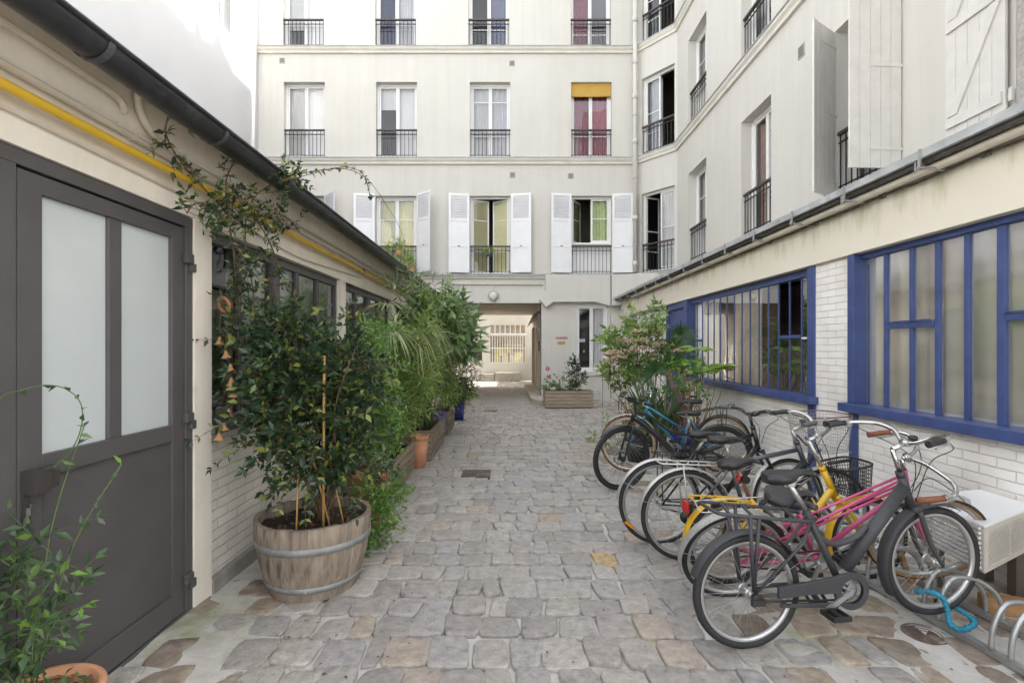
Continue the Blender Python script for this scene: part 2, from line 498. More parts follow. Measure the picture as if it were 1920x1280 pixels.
def sunk(x, y):
    """how far the joints' mortar has risen round the setts towards the sides of the yard (0..1)"""
    w = .12 * noise.noise(Vector((y * .8, 3.1, 0)))
    a = min(1, max(0, (x - 1.0 - w) / .45)) if y < 9 else min(1, max(0, (x - 2.2) / .5))
    b = min(1, max(0, (-1.15 - w - x) / .3)) if y < 4.2 else min(1, max(0, (-1.35 - x) / .4))
    return max(a, b)

def ground_h(x, y):
    s = sunk(x, y)
    return -.014 + .004 * noise.noise(Vector((x * 6, y * 6, 0))) + s * (.0215 + .011 * noise.noise(Vector((x * 3.1, y * 3.1, 5))) + .004 * noise.noise(Vector((x * 14, y * 14, 9))))

mb = MB()
xs = [-2.0 + .04 * i for i in range(133)]
ys = [0.5]
while ys[-1] < 24.2: ys.append(ys[-1] + .032 + .006 * max(0, ys[-1] - 2))
idx = [[mb.P((x, y, ground_h(x, y))) for x in xs] for y in ys]
for a, b in zip(idx, idx[1:]):
    for k in range(len(xs) - 1): mb.F((a[k], a[k + 1], b[k + 1], b[k]), True)
mb.m = 0
for x0, x1, y0, y1 in ((-60, 60, -60, .5), (-60, 60, 24.2, 80), (-60, -2.0, .5, 24.2), (3.28, 60, .5, 24.2)):
    mb.poly(((x0, y0, -.012), (x1, y0, -.012), (x1, y1, -.012), (x0, y1, -.012)))
build('ground', mb, M_mortar, kind='structure')

def cobble(mb, x0, x1, y0, y1, top, R, m=0):
    mb.m = m
    cx, cy = (x0 + x1) / 2, (y0 + y1) / 2
    a, b = (x1 - x0) / 2, (y1 - y0) / 2
    cs = [(R.uniform(-.024, .024), R.uniform(-.024, .024)) for _ in range(4)]
    ex = R.uniform(6, 15); n = 22
    tx, ty = R.uniform(-.04, .04), R.uniform(-.04, .04)
    ph = R.uniform(0, 100)
    def pt(t, sc, inset, z):
        c, s = math.cos(t), math.sin(t)
        k = (abs(c) ** ex + abs(s) ** ex) ** (-1 / ex)
        u, v = c * k, s * k
        w = ((1 - u) * (1 - v), (1 + u) * (1 - v), (1 + u) * (1 + v), (1 - u) * (1 + v))
        dx = sum(w[i] * cs[i][0] for i in range(4)) / 4; dy = sum(w[i] * cs[i][1] for i in range(4)) / 4
        wob = .985 + .035 * noise.noise(Vector((u * 2.2 + ph, v * 2.2, 0))) + .02 * noise.noise(Vector((u * 6 + ph, v * 6, 0)))
        x = cx + dx + u * (a * sc * wob - inset); y = cy + dy + v * (b * sc * wob - inset)
        zz = z + tx * (x - cx) + ty * (y - cy) + .0045 * noise.noise(Vector((x * 9, y * 9, ph))) + .0025 * noise.noise(Vector((x * 24, y * 24, ph)))
        return (x, y, zz)
    rings = []
    for sc, inset, z in ((1, 0, -.04), (1, .000, top - .008), (1, .003, top - .002), (1, .009, top), (.5, 0, top + .0015)):
        rings.append([mb.P(pt(2 * PI * k / n, sc, inset, z)) for k in range(n)])
    for A, B in zip(rings, rings[1:]):
        for k in range(n): mb.F((A[k], A[(k + 1) % n], B[(k + 1) % n], B[k]), True)
    mb.F(rings[-1], True)

mb = MB(); R = random.Random(3)
y = .9
while y < 23.6:
    d = R.uniform(.21, .255)
    inside = y > 14.6
    x = -1.95 + R.uniform(0, .2); xe = .62 if inside else 3.22
    while x < xe:
        w = R.uniform(.165, .24)
        if R.random() < .12: w = R.uniform(.11, .15)
        j = R.uniform(-.012, .012)
        s = sunk(x + w / 2, y + d / 2)
        top = .008 + R.uniform(-.004, .005) + s * R.uniform(-.006, .006)
        if not (s > .9 and R.random() < .22):
            cobble(mb, x + .002, min(x + w, xe + .1) - .002, y + .003 + j, y + d - .003 + j, top, R, 1 if (s > .75 and R.random() < .8) else 0)
        x += w
    y += d
M_brownst = mat('brown_sett', (.29, .235, .18), .8, var=.35, vscale=11, island=.25, bump=.8, bscale=40, stain=(.46, .43, .38), stain_scale=5, stain_lo=.52)
build('cobblestones', mb, [M_cobble, M_brownst], kind='structure')

# ---------------------------------------------------------------- windows
M_pinkc = mat('crimson_curtain', (.30, .075, .12), .9, var=.25, vscale=14)
M_net = mat('net_curtain', (.60, .60, .60), .9, var=.06)
M_grey_c = mat('grey_curtain', (.42, .42, .45), .9, var=.1)
M_yel_c = mat('yellow_curtain', (.60, .57, .30), .9, var=.08)
M_green_c = mat('green_curtain', (.42, .50, .24), .9, var=.12, vscale=9)
M_navy_c = mat('navy_curtain', (.06, .07, .16), .9, var=.1)
M_beige_c = mat('beige_curtain', (.56, .52, .44), .9, var=.08)
M_redbrick_c = mat('rust_curtain', (.42, .24, .19), .9, var=.2, vscale=8)
M_awning = mat('amber_blind', (.50, .31, .06), .7, var=.06)
CUR = dict(white=mat('white_curtain', (.80, .80, .80), .9, var=.03), pink=M_pinkc, net=M_net, grey=M_grey_c, yellow=M_yel_c, green=M_green_c, navy=M_navy_c, beige=M_beige_c, rust=M_redbrick_c)

def curtain(PL, par, u0, u1, z0, z1, d, m, amp=.018, waves=None, drop=0):
    mb = MB(PL); n = max(24, int((u1 - u0) * 60)); waves = waves or (u1 - u0) * 11
    ph = rnd.uniform(0, 6)
    rows = []
    for z in (z0, (z0 + z1) / 2, z1):
        rows.append([mb.P((u0 + (u1 - u0) * k / n, d + amp * math.sin(waves * 2 * PI * k / n + ph + .6 * math.sin(k * .37)), z)) for k in range(n + 1)])
    for A, B in zip(rows, rows[1:]):
        for k in range(n): mb.F((A[k], A[k + 1], B[k + 1], B[k]), True)
    return build('curtain', mb, m, par)

def leaf_T(PL, hinge, sgn, rec, ang):
    c, s = math.cos(ang), math.sin(ang)
    def T(p):                                          # p = (along leaf, thickness outward, z)
        return PL((hinge + sgn * (p[0] * c), -rec - p[0] * s + p[1] * c, p[2]))
    return T

def rail(PL, par, u0, u1, z0, h=.78, d=-.06, n=None, wood=True):
    mb = MB(PL); n = n or max(5, int((u1 - u0) / .115))
    mb.box(u0, u1, d - .012, d + .012, z0 + .06, z0 + .075)
    mb.box(u0, u1, d - .012, d + .012, z0 + h - .11, z0 + h - .095)
    for k in range(n + 1):
        u = u0 + .03 + (u1 - u0 - .06) * k / n
        mb.box(u - .0065, u + .0065, d - .0065, d + .0065, z0 + .0, z0 + h)
    mb.m = 1
    mb.box(u0 - .03, u1 + .03, d - .03, d + .03, z0 + h, z0 + h + .04)
    return build('balustrade', mb, [M_iron, M_handrail if wood else M_iron], par)

def shutter(PL, par, hinge, sgn, z0, z1, w, ang):
    """louvred leaf folded back against the wall, ang away from it"""
    c, s = math.cos(ang), math.sin(ang)
    T = lambda p: PL((hinge + sgn * (p[0] * c), .02 + p[0] * s + p[1], p[2]))
    mb = MB(T); t = .034; st = .07; h = z1 - z0
    mid1 = z0 + h * .335; mid2 = z0 + h * .665
    for a, b in ((0, st), (w - st, w)): mb.box(a, b, 0, t, z0, z1)
    for a, b in ((z0, z0 + .09), (mid1 - .04, mid1 + .04), (mid2 - .04, mid2 + .04), (z1 - .08, z1)): mb.box(st, w - st, .001, t - .001, a, b)
    mb.box(st, w - st, .010, .016, z0, mid2)
    for a, b in ((z0 + .12, mid1 - .07), (mid1 + .07, mid2 - .07)): mb.box(st + .03, w - st - .03, .010, .024, a, b)
    k = 13
    for i in range(k):
        z = mid2 + .05 + (z1 - .09 - mid2 - .05) * i / k
        mb.poly(((st, .031, z), (w - st, .031, z), (w - st, .004, z + .036), (st, .004, z + .036)))
        mb.poly(((st, .027, z - .006), (w - st, .027, z - .006), (w - st, .0, z + .030), (st, .0, z + .030)))
    mb.box(st, w - st, -.004, .0, mid2, z1)
    mb.m = 1; mb.box(w / 2 - .03, w / 2 + .03, t, t + .012, mid1 - .012, mid1 + .012)
    return build('shutter', mb, [M_shut, M_iron], par, bevel=.004)

def window(PL, par, u0, u1, z0, z1, rec=.20, bars=(), cur=None, curs=None, rl=True, rh=.78, ang=(0, 0), panel=0, blind=0, fw=.055, leaves=2, lead=.05, label=None, cz=(0, 0)):
    mb = MB(PL)
    mb.box(u0, u0 + fw, -rec - .07, -rec, z0, z1); mb.box(u1 - fw, u1, -rec - .07, -rec, z0, z1)
    mb.box(u0 + fw, u1 - fw, -rec - .07, -rec, z1 - fw, z1); zb = z0 + panel
    mb.box(u0 + fw, u1 - fw, -rec - .07, -rec + .01, zb, zb + fw * .8)
    if panel:
        mb.box(u0 + fw, u1 - fw, -rec - .06, -rec - .02, z0, zb); mb.box(u0, u1, -rec, -rec + .05, zb - .02, zb + .03)
    w = build('window', mb, M_wpaint, par, bevel=.004)
    if label: w['label'] = label
    a, b = u0 + fw, u1 - fw; lw = (b - a) / leaves; zz0, zz1 = zb + fw * .8, z1 - fw
    for k in range(leaves):
        if leaves == 2: hinge, sg = ((a, 1), (b, -1))[k]
        else: hinge, sg = a, 1
        T = leaf_T(PL, hinge, sg, rec + .02, ang[k])
        mb = MB(T); s = lead
        mb.box(.003, s, -.045, .0, zz0 + .003, zz1 - .003); mb.box(lw - s, lw - .002, -.045, .0, zz0 + .003, zz1 - .003)
        mb.box(s, lw - s, -.044, -.001, zz0 + .003, zz0 + .075); mb.box(s, lw - s, -.044, -.001, zz1 - s, zz1 - .003)
        for f in bars: mb.box(s, lw - s, -.034, -.008, zz0 + (zz1 - zz0) * f - .012, zz0 + (zz1 - zz0) * f + .012)
        lf = build('casement', mb, M_wpaint, w, bevel=.004)
        mb = MB(T); mb.poly(((s, -.02, zz0 + .07), (lw - s, -.02, zz0 + .07), (lw - s, -.02, zz1 - s), (s, -.02, zz1 - s)))
        build('pane', mb, M_glass, w)
        cc = (curs[k] if curs else cur)
        if cc and abs(ang[k]) < .02:
            lo, hi = (a, a + lw) if k == 0 else (b - lw, b)
            curtain(PL, w, lo, hi, zz0 + (zz1 - zz0) * cz[k], zz1 - .01, -rec - .15, CUR[cc], amp=(.002 if cz[k] else .018))
        elif cc:                                          # hangs on the leaf itself
            mb = MB(T); mb.poly(((s, -.035, zz0 + .08), (lw - s, -.035, zz0 + .08), (lw - s, -.035, zz1 - s), (s, -.035, zz1 - s))); build('curtain', mb, CUR[cc], w)
    if rl: rail(PL, w, u0 - .0, u1 + .0, z0, rh)
    if blind:
        mb = MB(PL); mb.box(u0 + .01, u1 - .01, -.10, -.075, z1 - blind, z1 - .005)
        mb.tube([(u0 + .01, -.088, z1 - blind), (u1 - .01, -.088, z1 - blind)], .022)
        build('roller_blind', mb, M_awning, w)
    return w

# ---------------------------------------------------------------- apartment building: far front, splayed corner, right-hand wing
apt = thing('apartment_building', 'tall cream apartment building with many shuttered and railed windows round the yard end', 'building', (0, 14.9, 0))
FA = Plane((0, 14.9), (1, 0), (0, -1))
CH = Plane((3.7, 14.9), (.84, -1.07), (-1.07, -.84))
RB = Plane((4.54, 0), (0, 1), (-1, 0))
S = 64.43
pu = lambda x: (x - 955) / S
pz = lambda y: 1.55 + (652 - y) / S
FL = [(3.71, 5.97), (7.10, 9.28), (10.32, 12.5)]
cols = [[(534, 608), (704, 781), (881, 957), (1072, 1147)], [(532, 609), (705, 782), (881, 957), (1071, 1147)], [(530, 607), (703, 780), (878, 955), (1070, 1146)]]
holes = [(pu(a), pu(b), *FL[k]) for k in range(3) for a, b in cols[k]]
PASS = (-2.05, .93, -.05, 2.85)
GW = (1.94, 2.85, .86, 2.80)
mb = MB(FA); wall(mb, -7.3, 3.7, 0, 13.3, holes + [PASS, GW], .3)
mb.T = CH; chh = [(.18, 1.27, a, b) for a, b in FL]
wall(mb, 0, 1.36, 2.6, 13.3, chh, .3)
mb.T = RB
ARW = [(11.80, 12.98), (8.88, 10.02), (5.93, 7.14), (3.40, 4.59)]
FR = [(3.72, 5.95), (7.15, 9.32), (10.36, 12.5)]
rh = [(a, b, *FR[k]) for k in range(3) for a, b in ARW]
wall(mb, 7.9, 13.83, 2.6, 16.3, [h for h in rh if h[0] > 7.9], .3)
wall(mb, -1.6, 7.9, 2.6, 9.75, [h for h in rh if h[0] < 7.9 and h[3] < 10], .3)  # unseen near end cut short and kept low to let light into the yard
mb.T = None
# shell: ceilings, roof, back and far side
for q in (((-7.3, 14.9, 13.3), (12, 14.9, 13.3), (12, 20.4, 13.3), (-7.3, 20.4, 13.3)), ((4.54, 7.9, 16.3), (12, 7.9, 16.3), (12, 14.9, 16.3), (4.54, 14.9, 16.3)), ((4.54, -1.6, 9.75), (12, -1.6, 9.75), (12, 7.9, 9.75), (4.54, 7.9, 9.75)), ((4.54, 7.9, 9.75), (12, 7.9, 9.75), (12, 7.9, 16.3), (4.54, 7.9, 16.3)),
          ((12, -1.6, 0), (12, 20.4, 0), (12, 20.4, 16.3), (12, -1.6, 16.3)), ((4.54, -1.6, 0), (12, -1.6, 0), (12, -1.6, 16.3), (4.54, -1.6, 16.3)), ((3.7, 14.9, 13.3), (4.54, 13.83, 13.3), (4.54, 14.9, 13.3)),
          ((4.54, 13.83, 13.3), (4.54, 14.9, 13.3), (4.54, 14.9, 16.3), (4.54, 13.83, 16.3))): mb.poly(q)
BK = Plane((0, 20.4), (1, 0), (0, 1)); mb.T = BK
wall(mb, -7.3, 12, 0, 13.3, [PASS], .0)
mb.T = None
# unseen boxes added along the right-hand roof to roughen its shadow edge
RR = random.Random(17)
for _ in range(26): y0 = RR.uniform(7.9, 13.6); x0 = RR.uniform(4.6, 5.6); mb.box(x0, x0 + RR.uniform(.2, .5), y0, y0 + RR.uniform(.15, .7), 16.31, 16.3 + RR.uniform(.1, .75))
build('wall', mb, M_facade, apt)
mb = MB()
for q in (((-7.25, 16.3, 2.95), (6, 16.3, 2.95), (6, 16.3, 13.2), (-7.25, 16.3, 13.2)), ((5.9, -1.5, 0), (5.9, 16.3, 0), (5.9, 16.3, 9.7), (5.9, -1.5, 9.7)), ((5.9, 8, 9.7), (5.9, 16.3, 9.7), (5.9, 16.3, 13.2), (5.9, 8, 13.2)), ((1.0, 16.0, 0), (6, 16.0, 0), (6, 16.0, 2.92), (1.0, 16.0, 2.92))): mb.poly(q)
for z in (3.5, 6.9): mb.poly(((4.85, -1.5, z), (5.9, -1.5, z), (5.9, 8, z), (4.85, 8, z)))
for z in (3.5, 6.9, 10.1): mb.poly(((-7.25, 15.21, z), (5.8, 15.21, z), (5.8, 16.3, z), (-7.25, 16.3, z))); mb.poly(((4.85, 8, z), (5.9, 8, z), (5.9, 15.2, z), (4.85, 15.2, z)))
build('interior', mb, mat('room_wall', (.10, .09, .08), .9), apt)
# string courses, wrapped round front, splay and wing
def course(z, h, out, start=-7.3, end=-1.6):
    pth = []
    def off(o): return [Vector((start, 14.9 - o, 0)), Vector((3.7 - o * .34, 14.9 - o, 0)), Vector((4.54 - o, 13.83 - o * .34 + o * .06, 0)), Vector((4.54 - o, end, 0))]
    mb = MB()
    prof = [(-.01, z), (out * .55, z), (out * .6, z + h * .35), (out, z + h * .62), (out + .012, z + h), (-.01, z + h + .035)]
    R = [[mb.P(Vector((p.x, p.y, zz))) for p in off(o)] for o, zz in prof]
    for A, B in zip(R, R[1:]):
        for k in range(3): mb.F((A[k], A[k + 1], B[k + 1], B[k]))
    mb.m = 1
    prof = [(out + .026, z + h - .012), (out + .03, z + h + .012), (-.01, z + h + .047)]
    R = [[mb.P(Vector((p.x, p.y, zz))) for p in off(o)] for o, zz in prof]
    for A, B in zip(R, R[1:]):
        for k in range(3): mb.F((A[k], A[k + 1], B[k + 1], B[k]))
    return build('string_course', mb, [M_cornice, M_zinc], apt)
course(3.56, .10, .10, end=12.9)
course(6.88, .17, .10)
course(10.10, .17, .10, end=7.9)

wi = []
a = FL[2]
for (x0, x1), kw in zip(cols[2], [dict(cur='white', cz=(.3, .02)), dict(curs=('navy', 'grey')), dict(curs=(None, 'navy'), bars=(.27, .75)), dict(curs=('pink', None), cz=(.0, 0), bars=(.2, .75))]): window(FA, apt, pu(x0), pu(x1), *a, **kw)
a = FL[1]
for (x0, x1), kw in zip(cols[1], [dict(cur='white', cz=(.02, .02)), dict(curs=('white', 'net'), cz=(.70, .02)), dict(curs=('net', 'grey'), bars=(.3, .78)), dict(cur='pink', bars=(.3,), blind=.38)]): window(FA, apt, pu(x0), pu(x1), *a, rec=.16, **kw)
a = FL[0]
w1 = window(FA, apt, pu(534), pu(608), *a, cur='pink')
w2 = window(FA, apt, pu(704), pu(781), *a, cur='yellow', bars=(.30, .72), rec=.14)
w3 = window(FA, apt, pu(881), pu(957), *a, cur='yellow', bars=(.30, .72), ang=(.42, .50), rec=.14)
w4 = window(FA, apt, pu(1072), pu(1147), *a, curs=('green', 'green'), bars=(.55,), panel=.88, ang=(1.0, 0), rec=.14)
for w, (x0, x1), angs in ((w1, (534, 608), (.1, .75)), (w2, (704, 781), (.12, .72)), (w3, (881, 957), (.14, .18)), (w4, (1072, 1147), (.14, .12))):
    shutter(FA, w, pu(x0) - .01, -1, 3.73, 6.02, .60, angs[0]); shutter(FA, w, pu(x1) + .01, 1, 3.73, 6.02, .60, angs[1])
# splayed corner: tall casements, some standing open
for (z0, z1), kw in zip(FL, [dict(ang=(1.35, 0), curs=(None, 'net')), dict(ang=(0, 1.2), curs=('grey', None)), dict(ang=(0, 1.2), curs=(None, None))]): window(CH, apt, .18, 1.27, z0, z1, bars=(.27, .54), rec=.12, **kw)
for k, (z0, z1) in enumerate(FR):
    up = k < 2; c_ = ('net', 'grey', 'white')[k]
    window(RB, apt, *ARW[0], z0, z1, bars=(.5,), cur=c_, rec=.20, panel=(.85 if k == 0 else .75), rh=.80)
    window(RB, apt, *ARW[1], z0, z1, bars=(.42,), cur=('rust' if k == 0 else 'grey'), rec=.20)
    if up: window(RB, apt, *ARW[2], z0, z1, bars=(.42,), cur='grey', rec=.22)
    if up: window(RB, apt, *ARW[3], z0, z1, bars=(.42,), cur='net', rec=.22)

def plank_shutter(hy, hx, ang, z0, z1, w, inner, label):
    """boarded leaf; ang = direction of the leaf from its hinge, in the ground plane"""
    c, s = math.cos(ang), math.sin(ang)
    T = lambda p: Vector((hx + c * p[0] - s * p[1], hy + s * p[0] + c * p[1], p[2]))
    mb = MB(T); n = 5; bw = w / n
    for k in range(n): mb.box(k * bw + .002, (k + 1) * bw - .002, 0, .026, z0, z1)
    sd = (.0262, .05) if inner > 0 else (-.024, -.0002)
    for zz in (z0 + .22, (z0 + z1) / 2, z1 - .22): mb.box(.02, w - .03, *sd, zz - .05, zz + .05)
    for za, zb in ((z0 + .28, (z0 + z1) / 2 - .06), ((z0 + z1) / 2 + .06, z1 - .28)):
        mb.prism([(.02, sd[0], zb), (.13, sd[0], zb), (w - .04, sd[0], za), (w - .15, sd[0], za)], (0, sd[1] - sd[0] - .002, 0))
    mb.m = 1
    f = (-.006, -.0005) if inner > 0 else (.0265, .032)
    for zz in (z0 + .22, (z0 + z1) / 2, z1 - .22): mb.box(-.03, w * .62, *f, zz - .016, zz + .016)
    for zz in (z0 + .22, (z0 + z1) / 2, z1 - .22): mb.box(-.05, -.02, -.01, .02, zz - .06, zz + .06)
    o = build('plank_shutter', mb, [M_oldshut, M_oldshut], apt, bevel=.003)
    return o

R90 = PI / 2
# the far leaf half open, the near leaf square to the wall, and the next window's leaf folded flat
plank_shutter(7.14, 4.52, PI + math.radians(34), 3.62, 5.92, .60, -1, '')
plank_shutter(5.93, 4.52, PI + math.radians(3), 3.62, 5.98, .62, -1, '')
plank_shutter(4.62, 4.50, R90, 3.60, 5.98, .64, 1, '')
# roughcast pier against the wing, just at the frame's right edge
mb = MB(); mb.box(3.21, 3.7, 2.88, 3.235, 2.45, 9.7)
build('pier', mb, mat('roughcast', (.36, .34, .32), .95, var=.3, vscale=40, bump=1, bscale=60), apt)

# passage through the front building
mb = MB()
z = 2.85
mb.poly(((-2.05, 14.9, z), (.93, 14.9, z), (.93, 20.4, z), (-2.05, 20.4, z)))
mb.poly(((.93, 14.9, 0), (.93, 20.4, 0), (.93, 20.4, z), (.93, 14.9, z)))
mb.poly(((-2.05, 14.9, 0), (-2.05, 20.4, 0), (-2.05, 20.4, z), (-2.05, 14.9, z)))
build('passage', mb, mat('passage_render', (.62, .56, .47), .8, var=.1, vscale=1.5, stain=(.45, .40, .33), stain_scale=2, stain_lo=.58), apt)
mb = MB()
mb.box(.905, .929, 17.2, 18.1, 0, 2.2); mb.box(.875, .929, 18.9, 19.0, 0, 2.3); mb.box(.875, .929, 19.9, 20.0, 0, 2.3)
build('passage_door', mb, mat('passage_door_paint', (.50, .40, .30), .6), apt)
mb = MB()
for dx, r in ((.06, .03), (.14, .018), (.2, .014)): mb.tube([(.93 - dx, 14.95, 2.72 - dx * .8), (.93 - dx, 17.5, 2.66 - dx * .8), (.93 - dx, 20.3, 2.6 - dx)], r)
mb.box(.84, .93, 15.3, 15.75, 1.75, 2.55); mb.tube([(.9, 15.5, 1.75), (.9, 15.5, 1.45), (.9, 15.7, 1.45), (.9, 15.7, 1.75)], .02)
build('passage_pipes', mb, mat('dirty_pipe', (.20, .16, .13), .6, var=.4, vscale=9), apt)
# stone kerb along the passage's right wall
mb = MB(); mb.prism([(.60, 20.4, -.02), (.60, 14.4, -.02), (.60, 14.4, .16), (.60, 20.4, .16)], (.33, 0, 0))
mb.prism([(.60, 14.40, -.02), (.93, 14.40, -.02), (.93, 13.75, -.02), (.82, 13.7, -.02)], (0, 0, .17))
o = build('passage_kerb', mb, mat('kerb_stone', (.52, .47, .39), .8, var=.15, vscale=6, bump=.4), bevel=.02); o['kind'] = 'structure'

# corbelled jetty beside the passage and the cladding round it
mb = MB()
ol = [(1022, 517), (1022, 545), (1011, 563), (1023, 577), (1036, 567), (1114, 567), (1142, 575), (1142, 517)]
mb.prism([Vector((pu(x), 14.9 - .22, pz(y))) for x, y in ol], (0, .22, 0))
mb.prism([Vector((pu(1144), 14.9 - .2, pz(517))), Vector((pu(1144), 14.9 - .2, pz(574))), Vector((pu(1225), 14.2, pz(568))), Vector((pu(1225), 14.2, pz(517)))], (.1, .3, 0))
mb.box(1.94 - .07, 2.85 + .05, 14.86, 14.899, .74, .86)
mb.box(2.93, 3.3, 14.7, 14.9, 0, 2.55)
build('corbel', mb, M_facade, apt, bevel=.006)
gw = window(FA, apt, *GW, rl=False, rec=.05, curs=(None, 'net'), label=None)
mb = MB(FA); mb.box(2.05, 2.22, -.115, -.113, 1.72, 1.82); mb.m = 1; mb.box(2.16, 2.22, -.115, -.113, 1.42, 1.49)
build('taped_note', mb, [M_wpaint, mat('yellow_note', (.75, .72, .12), .7)], gw)

# small ventilation grilles in the front
gm_ = [mat('grille_plastic', (.45, .43, .40), .6), mat('grille_slot', (.18, .17, .16), .7)]
for x, y in ((529, 114), (960, 119), (961, 328), (1070, 330)):
    mb = MB(FA); u, z = pu(x), pz(y); mb.box(u - .085, u + .085, 0, .012, z - .085, z + .085); mb.m = 1
    for k in range(6): mb.box(u - .065, u + .065, .011, .016, z - .06 + k * .021, z - .048 + k * .021)
    build('vent_grille', mb, gm_, apt)
mb = MB(RB); u, z = 7.95, 6.15; mb.box(u - .09, u + .09, 0, .012, z - .1, z + .1); mb.m = 1
for k in range(7): mb.box(u - .07, u + .07, .011, .016, z - .08 + k * .024, z - .066 + k * .024)
build('vent_grille', mb, gm_, apt)
mb = MB(); mb.tube([(pu(835), 14.86, pz(533)), (pu(925), 14.86, pz(533)), (pu(1018), 14.86, pz(534))], .02); mb.tube([(pu(925), 14.86, pz(533)), (pu(925), 14.86, pz(548))], .012)
build('conduit', mb, M_pipe, apt)

# downpipe in the corner
dp = thing('downpipe', 'white cast downpipe running down the corner between the front and the splayed bay', 'drainpipe', (3.72, 14.74, 2.6))
mb = MB(); X, Y = pu(1188), 14.72
mb.tube([(X, Y, 3.75), (X, Y, 13.2)], .065, 14)
for z in (3.9, 5.2, 7.4, 8.7, 10.9, 12.2): mb.tube([(X, Y, z), (X, Y, z + .14)], .082, 14)
build('pipe', mb, M_facade, dp)
mb = MB()
for z in (4.5, 6.4, 8.2, 9.7, 11.6): mb.tube([(X, Y, z), (X, Y, z + .035)], .075, 14); mb.box(X - .015, X + .015, Y, 14.9, z, z + .03)
build('bracket', mb, M_zinc, dp)

# round bulkhead lamp over the passage
lp = thing('wall_lamp', 'round bulkhead lamp with frosted glass above the passage entrance', 'lamp', (pu(925), 14.9, pz(555)))
mb = MB(); c = (pu(925), 14.9, pz(555)); mb.lathe([(0, 0), (.155, 0), (.155, .05), (.135, .055), (.13, .04)], c, 28, (0, -1, 0)); build('lamp_body', mb, mat('lamp_metal', (.40, .38, .34), .5), lp)
mb = MB(); mb.lathe([(.13, .045), (.12, .085), (.08, .115), (.03, .128), (0, .13)], c, 28, (0, -1, 0)); build('lamp_glass', mb, mat('lamp_frost', (.62, .60, .55), .25, var=.12, vscale=20), lp)

# old lantern in the dark corner
ln = thing('wall_lantern', 'small hanging lantern on the far wall under the end of the right-hand eaves', 'lantern', (3.3, 14.4, 2.3))
mb = MB(); c = (3.30, 14.45, 2.45)
mb.lathe([(.02, .30), (.05, .27), (.14, .16), (.15, .15), (.13, .14)], c, 6, smooth=False); mb.lathe([(.07, -.22), (.09, -.2), (.075, -.19)], c, 6, smooth=False)
for k in range(6):
    a = PI / 3 * k + .0; mb.tube([(c[0] + .135 * math.cos(a), c[1] + .135 * math.sin(a), c[2] + .15), (c[0] + .075 * math.cos(a), c[1] + .075 * math.sin(a), c[2] - .19)], .008, 5)
mb.tube([(c[0], c[1], c[2] + .29), (c[0], c[1], c[2] + .42), (c[0], 14.7, c[2] + .42)], .012)
build('lantern_frame', mb, M_zinc, ln)
mb = MB(); mb.lathe([(.128, .14), (.07, -.19)], c, 6, smooth=False); build('lantern_glass', mb, M_glass, ln)

# lettering and brass plate by the passage
cu = bpy.data.curves.new('sign', 'FONT'); cu.body = 'GARDIEN'; cu.size = .078; cu.extrude = .004; cu.align_x = 'CENTER'; cu.offset = .002; cu.space_character = 1.08
tmp = bpy.data.objects.new('tmp', cu); COL.objects.link(tmp)
dg = bpy.context.evaluated_depsgraph_get(); me = bpy.data.meshes.new_from_object(tmp.evaluated_get(dg)); bpy.data.objects.remove(tmp)
sg = bpy.data.objects.new('lettering_sign', me); COL.objects.link(sg); me.materials.clear(); me.materials.append(mat('sign_red', (.42, .045, .07), .5, var=.04))
sg.rotation_euler = (R90, 0, 0); sg.location = (pu(1053), 14.891, pz(635)); tag(sg, 'raised red capital lettering reading GARDIEN beside the ground floor window', 'sign')
bp = thing('brass_plate', 'small engraved brass plate under the red lettering', 'sign', (pu(1052.5), 14.9, pz(643)))
mb = MB(FA); u, z = pu(1052.5), pz(642.5); mb.box(u - .108, u + .108, .001, .012, z - .042, z + .042); build('plate', mb, mat('brass', (.42, .30, .10), .35, .8, var=.2, vscale=30), bp, bevel=.004)
mb = MB(FA)
for dx in (-.09, .09): mb.lathe([(0, .004), (.007, .003), (.009, 0)], (u + dx, .012, z), 10, (0, 1, 0))
for k, (a, b) in enumerate(((-.06, .06), (-.045, .05))): mb.box(u + a, u + b, .012, .0135, z + .012 - k * .026, z + .018 - k * .026)
build('screw', mb, M_iron, bp)
mx_ = thing('meter_box', 'cream meter cabinet low on the wall under the ground floor window', 'meter box', (pu(1123), 14.9, pz(691)))
mb = MB(FA); u, z = pu(1124), pz(691.5); mb.box(u - .165, u + .165, 0, .07, z - .17, z + .15); build('cabinet', mb, mat('meter_paint', (.72, .69, .60), .5), mx_, bevel=.006)
mb = MB(FA); mb.box(u - .15, u + .15, .071, .08, z - .155, z + .10); mb.m = 1; mb.lathe([(0, .01), (.02, .008), (.02, 0)], (u - .125, .08, z + .075), 12, (0, 1, 0)); mb.box(u - .15, u + .15, .0705, .074, z + .112, z + .12)
build('cabinet_door', mb, [mat('meter_paint', (.72, .69, .60)), M_iron], mx_, bevel=.003)
vg = thing('cellar_grille', 'low white slatted cellar vent at the foot of the wall by the planter', 'vent', (pu(1113), 14.9, .1))
mb = MB(FA); u0_, u1_ = pu(1108), pu(1124); mb.box(u0_, u1_, 0, .02, .03, .30); mb.m = 1
for k in range(9): mb.box(u0_ + .02 + k * .025, u0_ + .032 + k * .025, .02, .03, .05, .28)
build('grille', mb, [mat('vent_dark', (.4, .4, .42), .7), M_wpaint], vg)

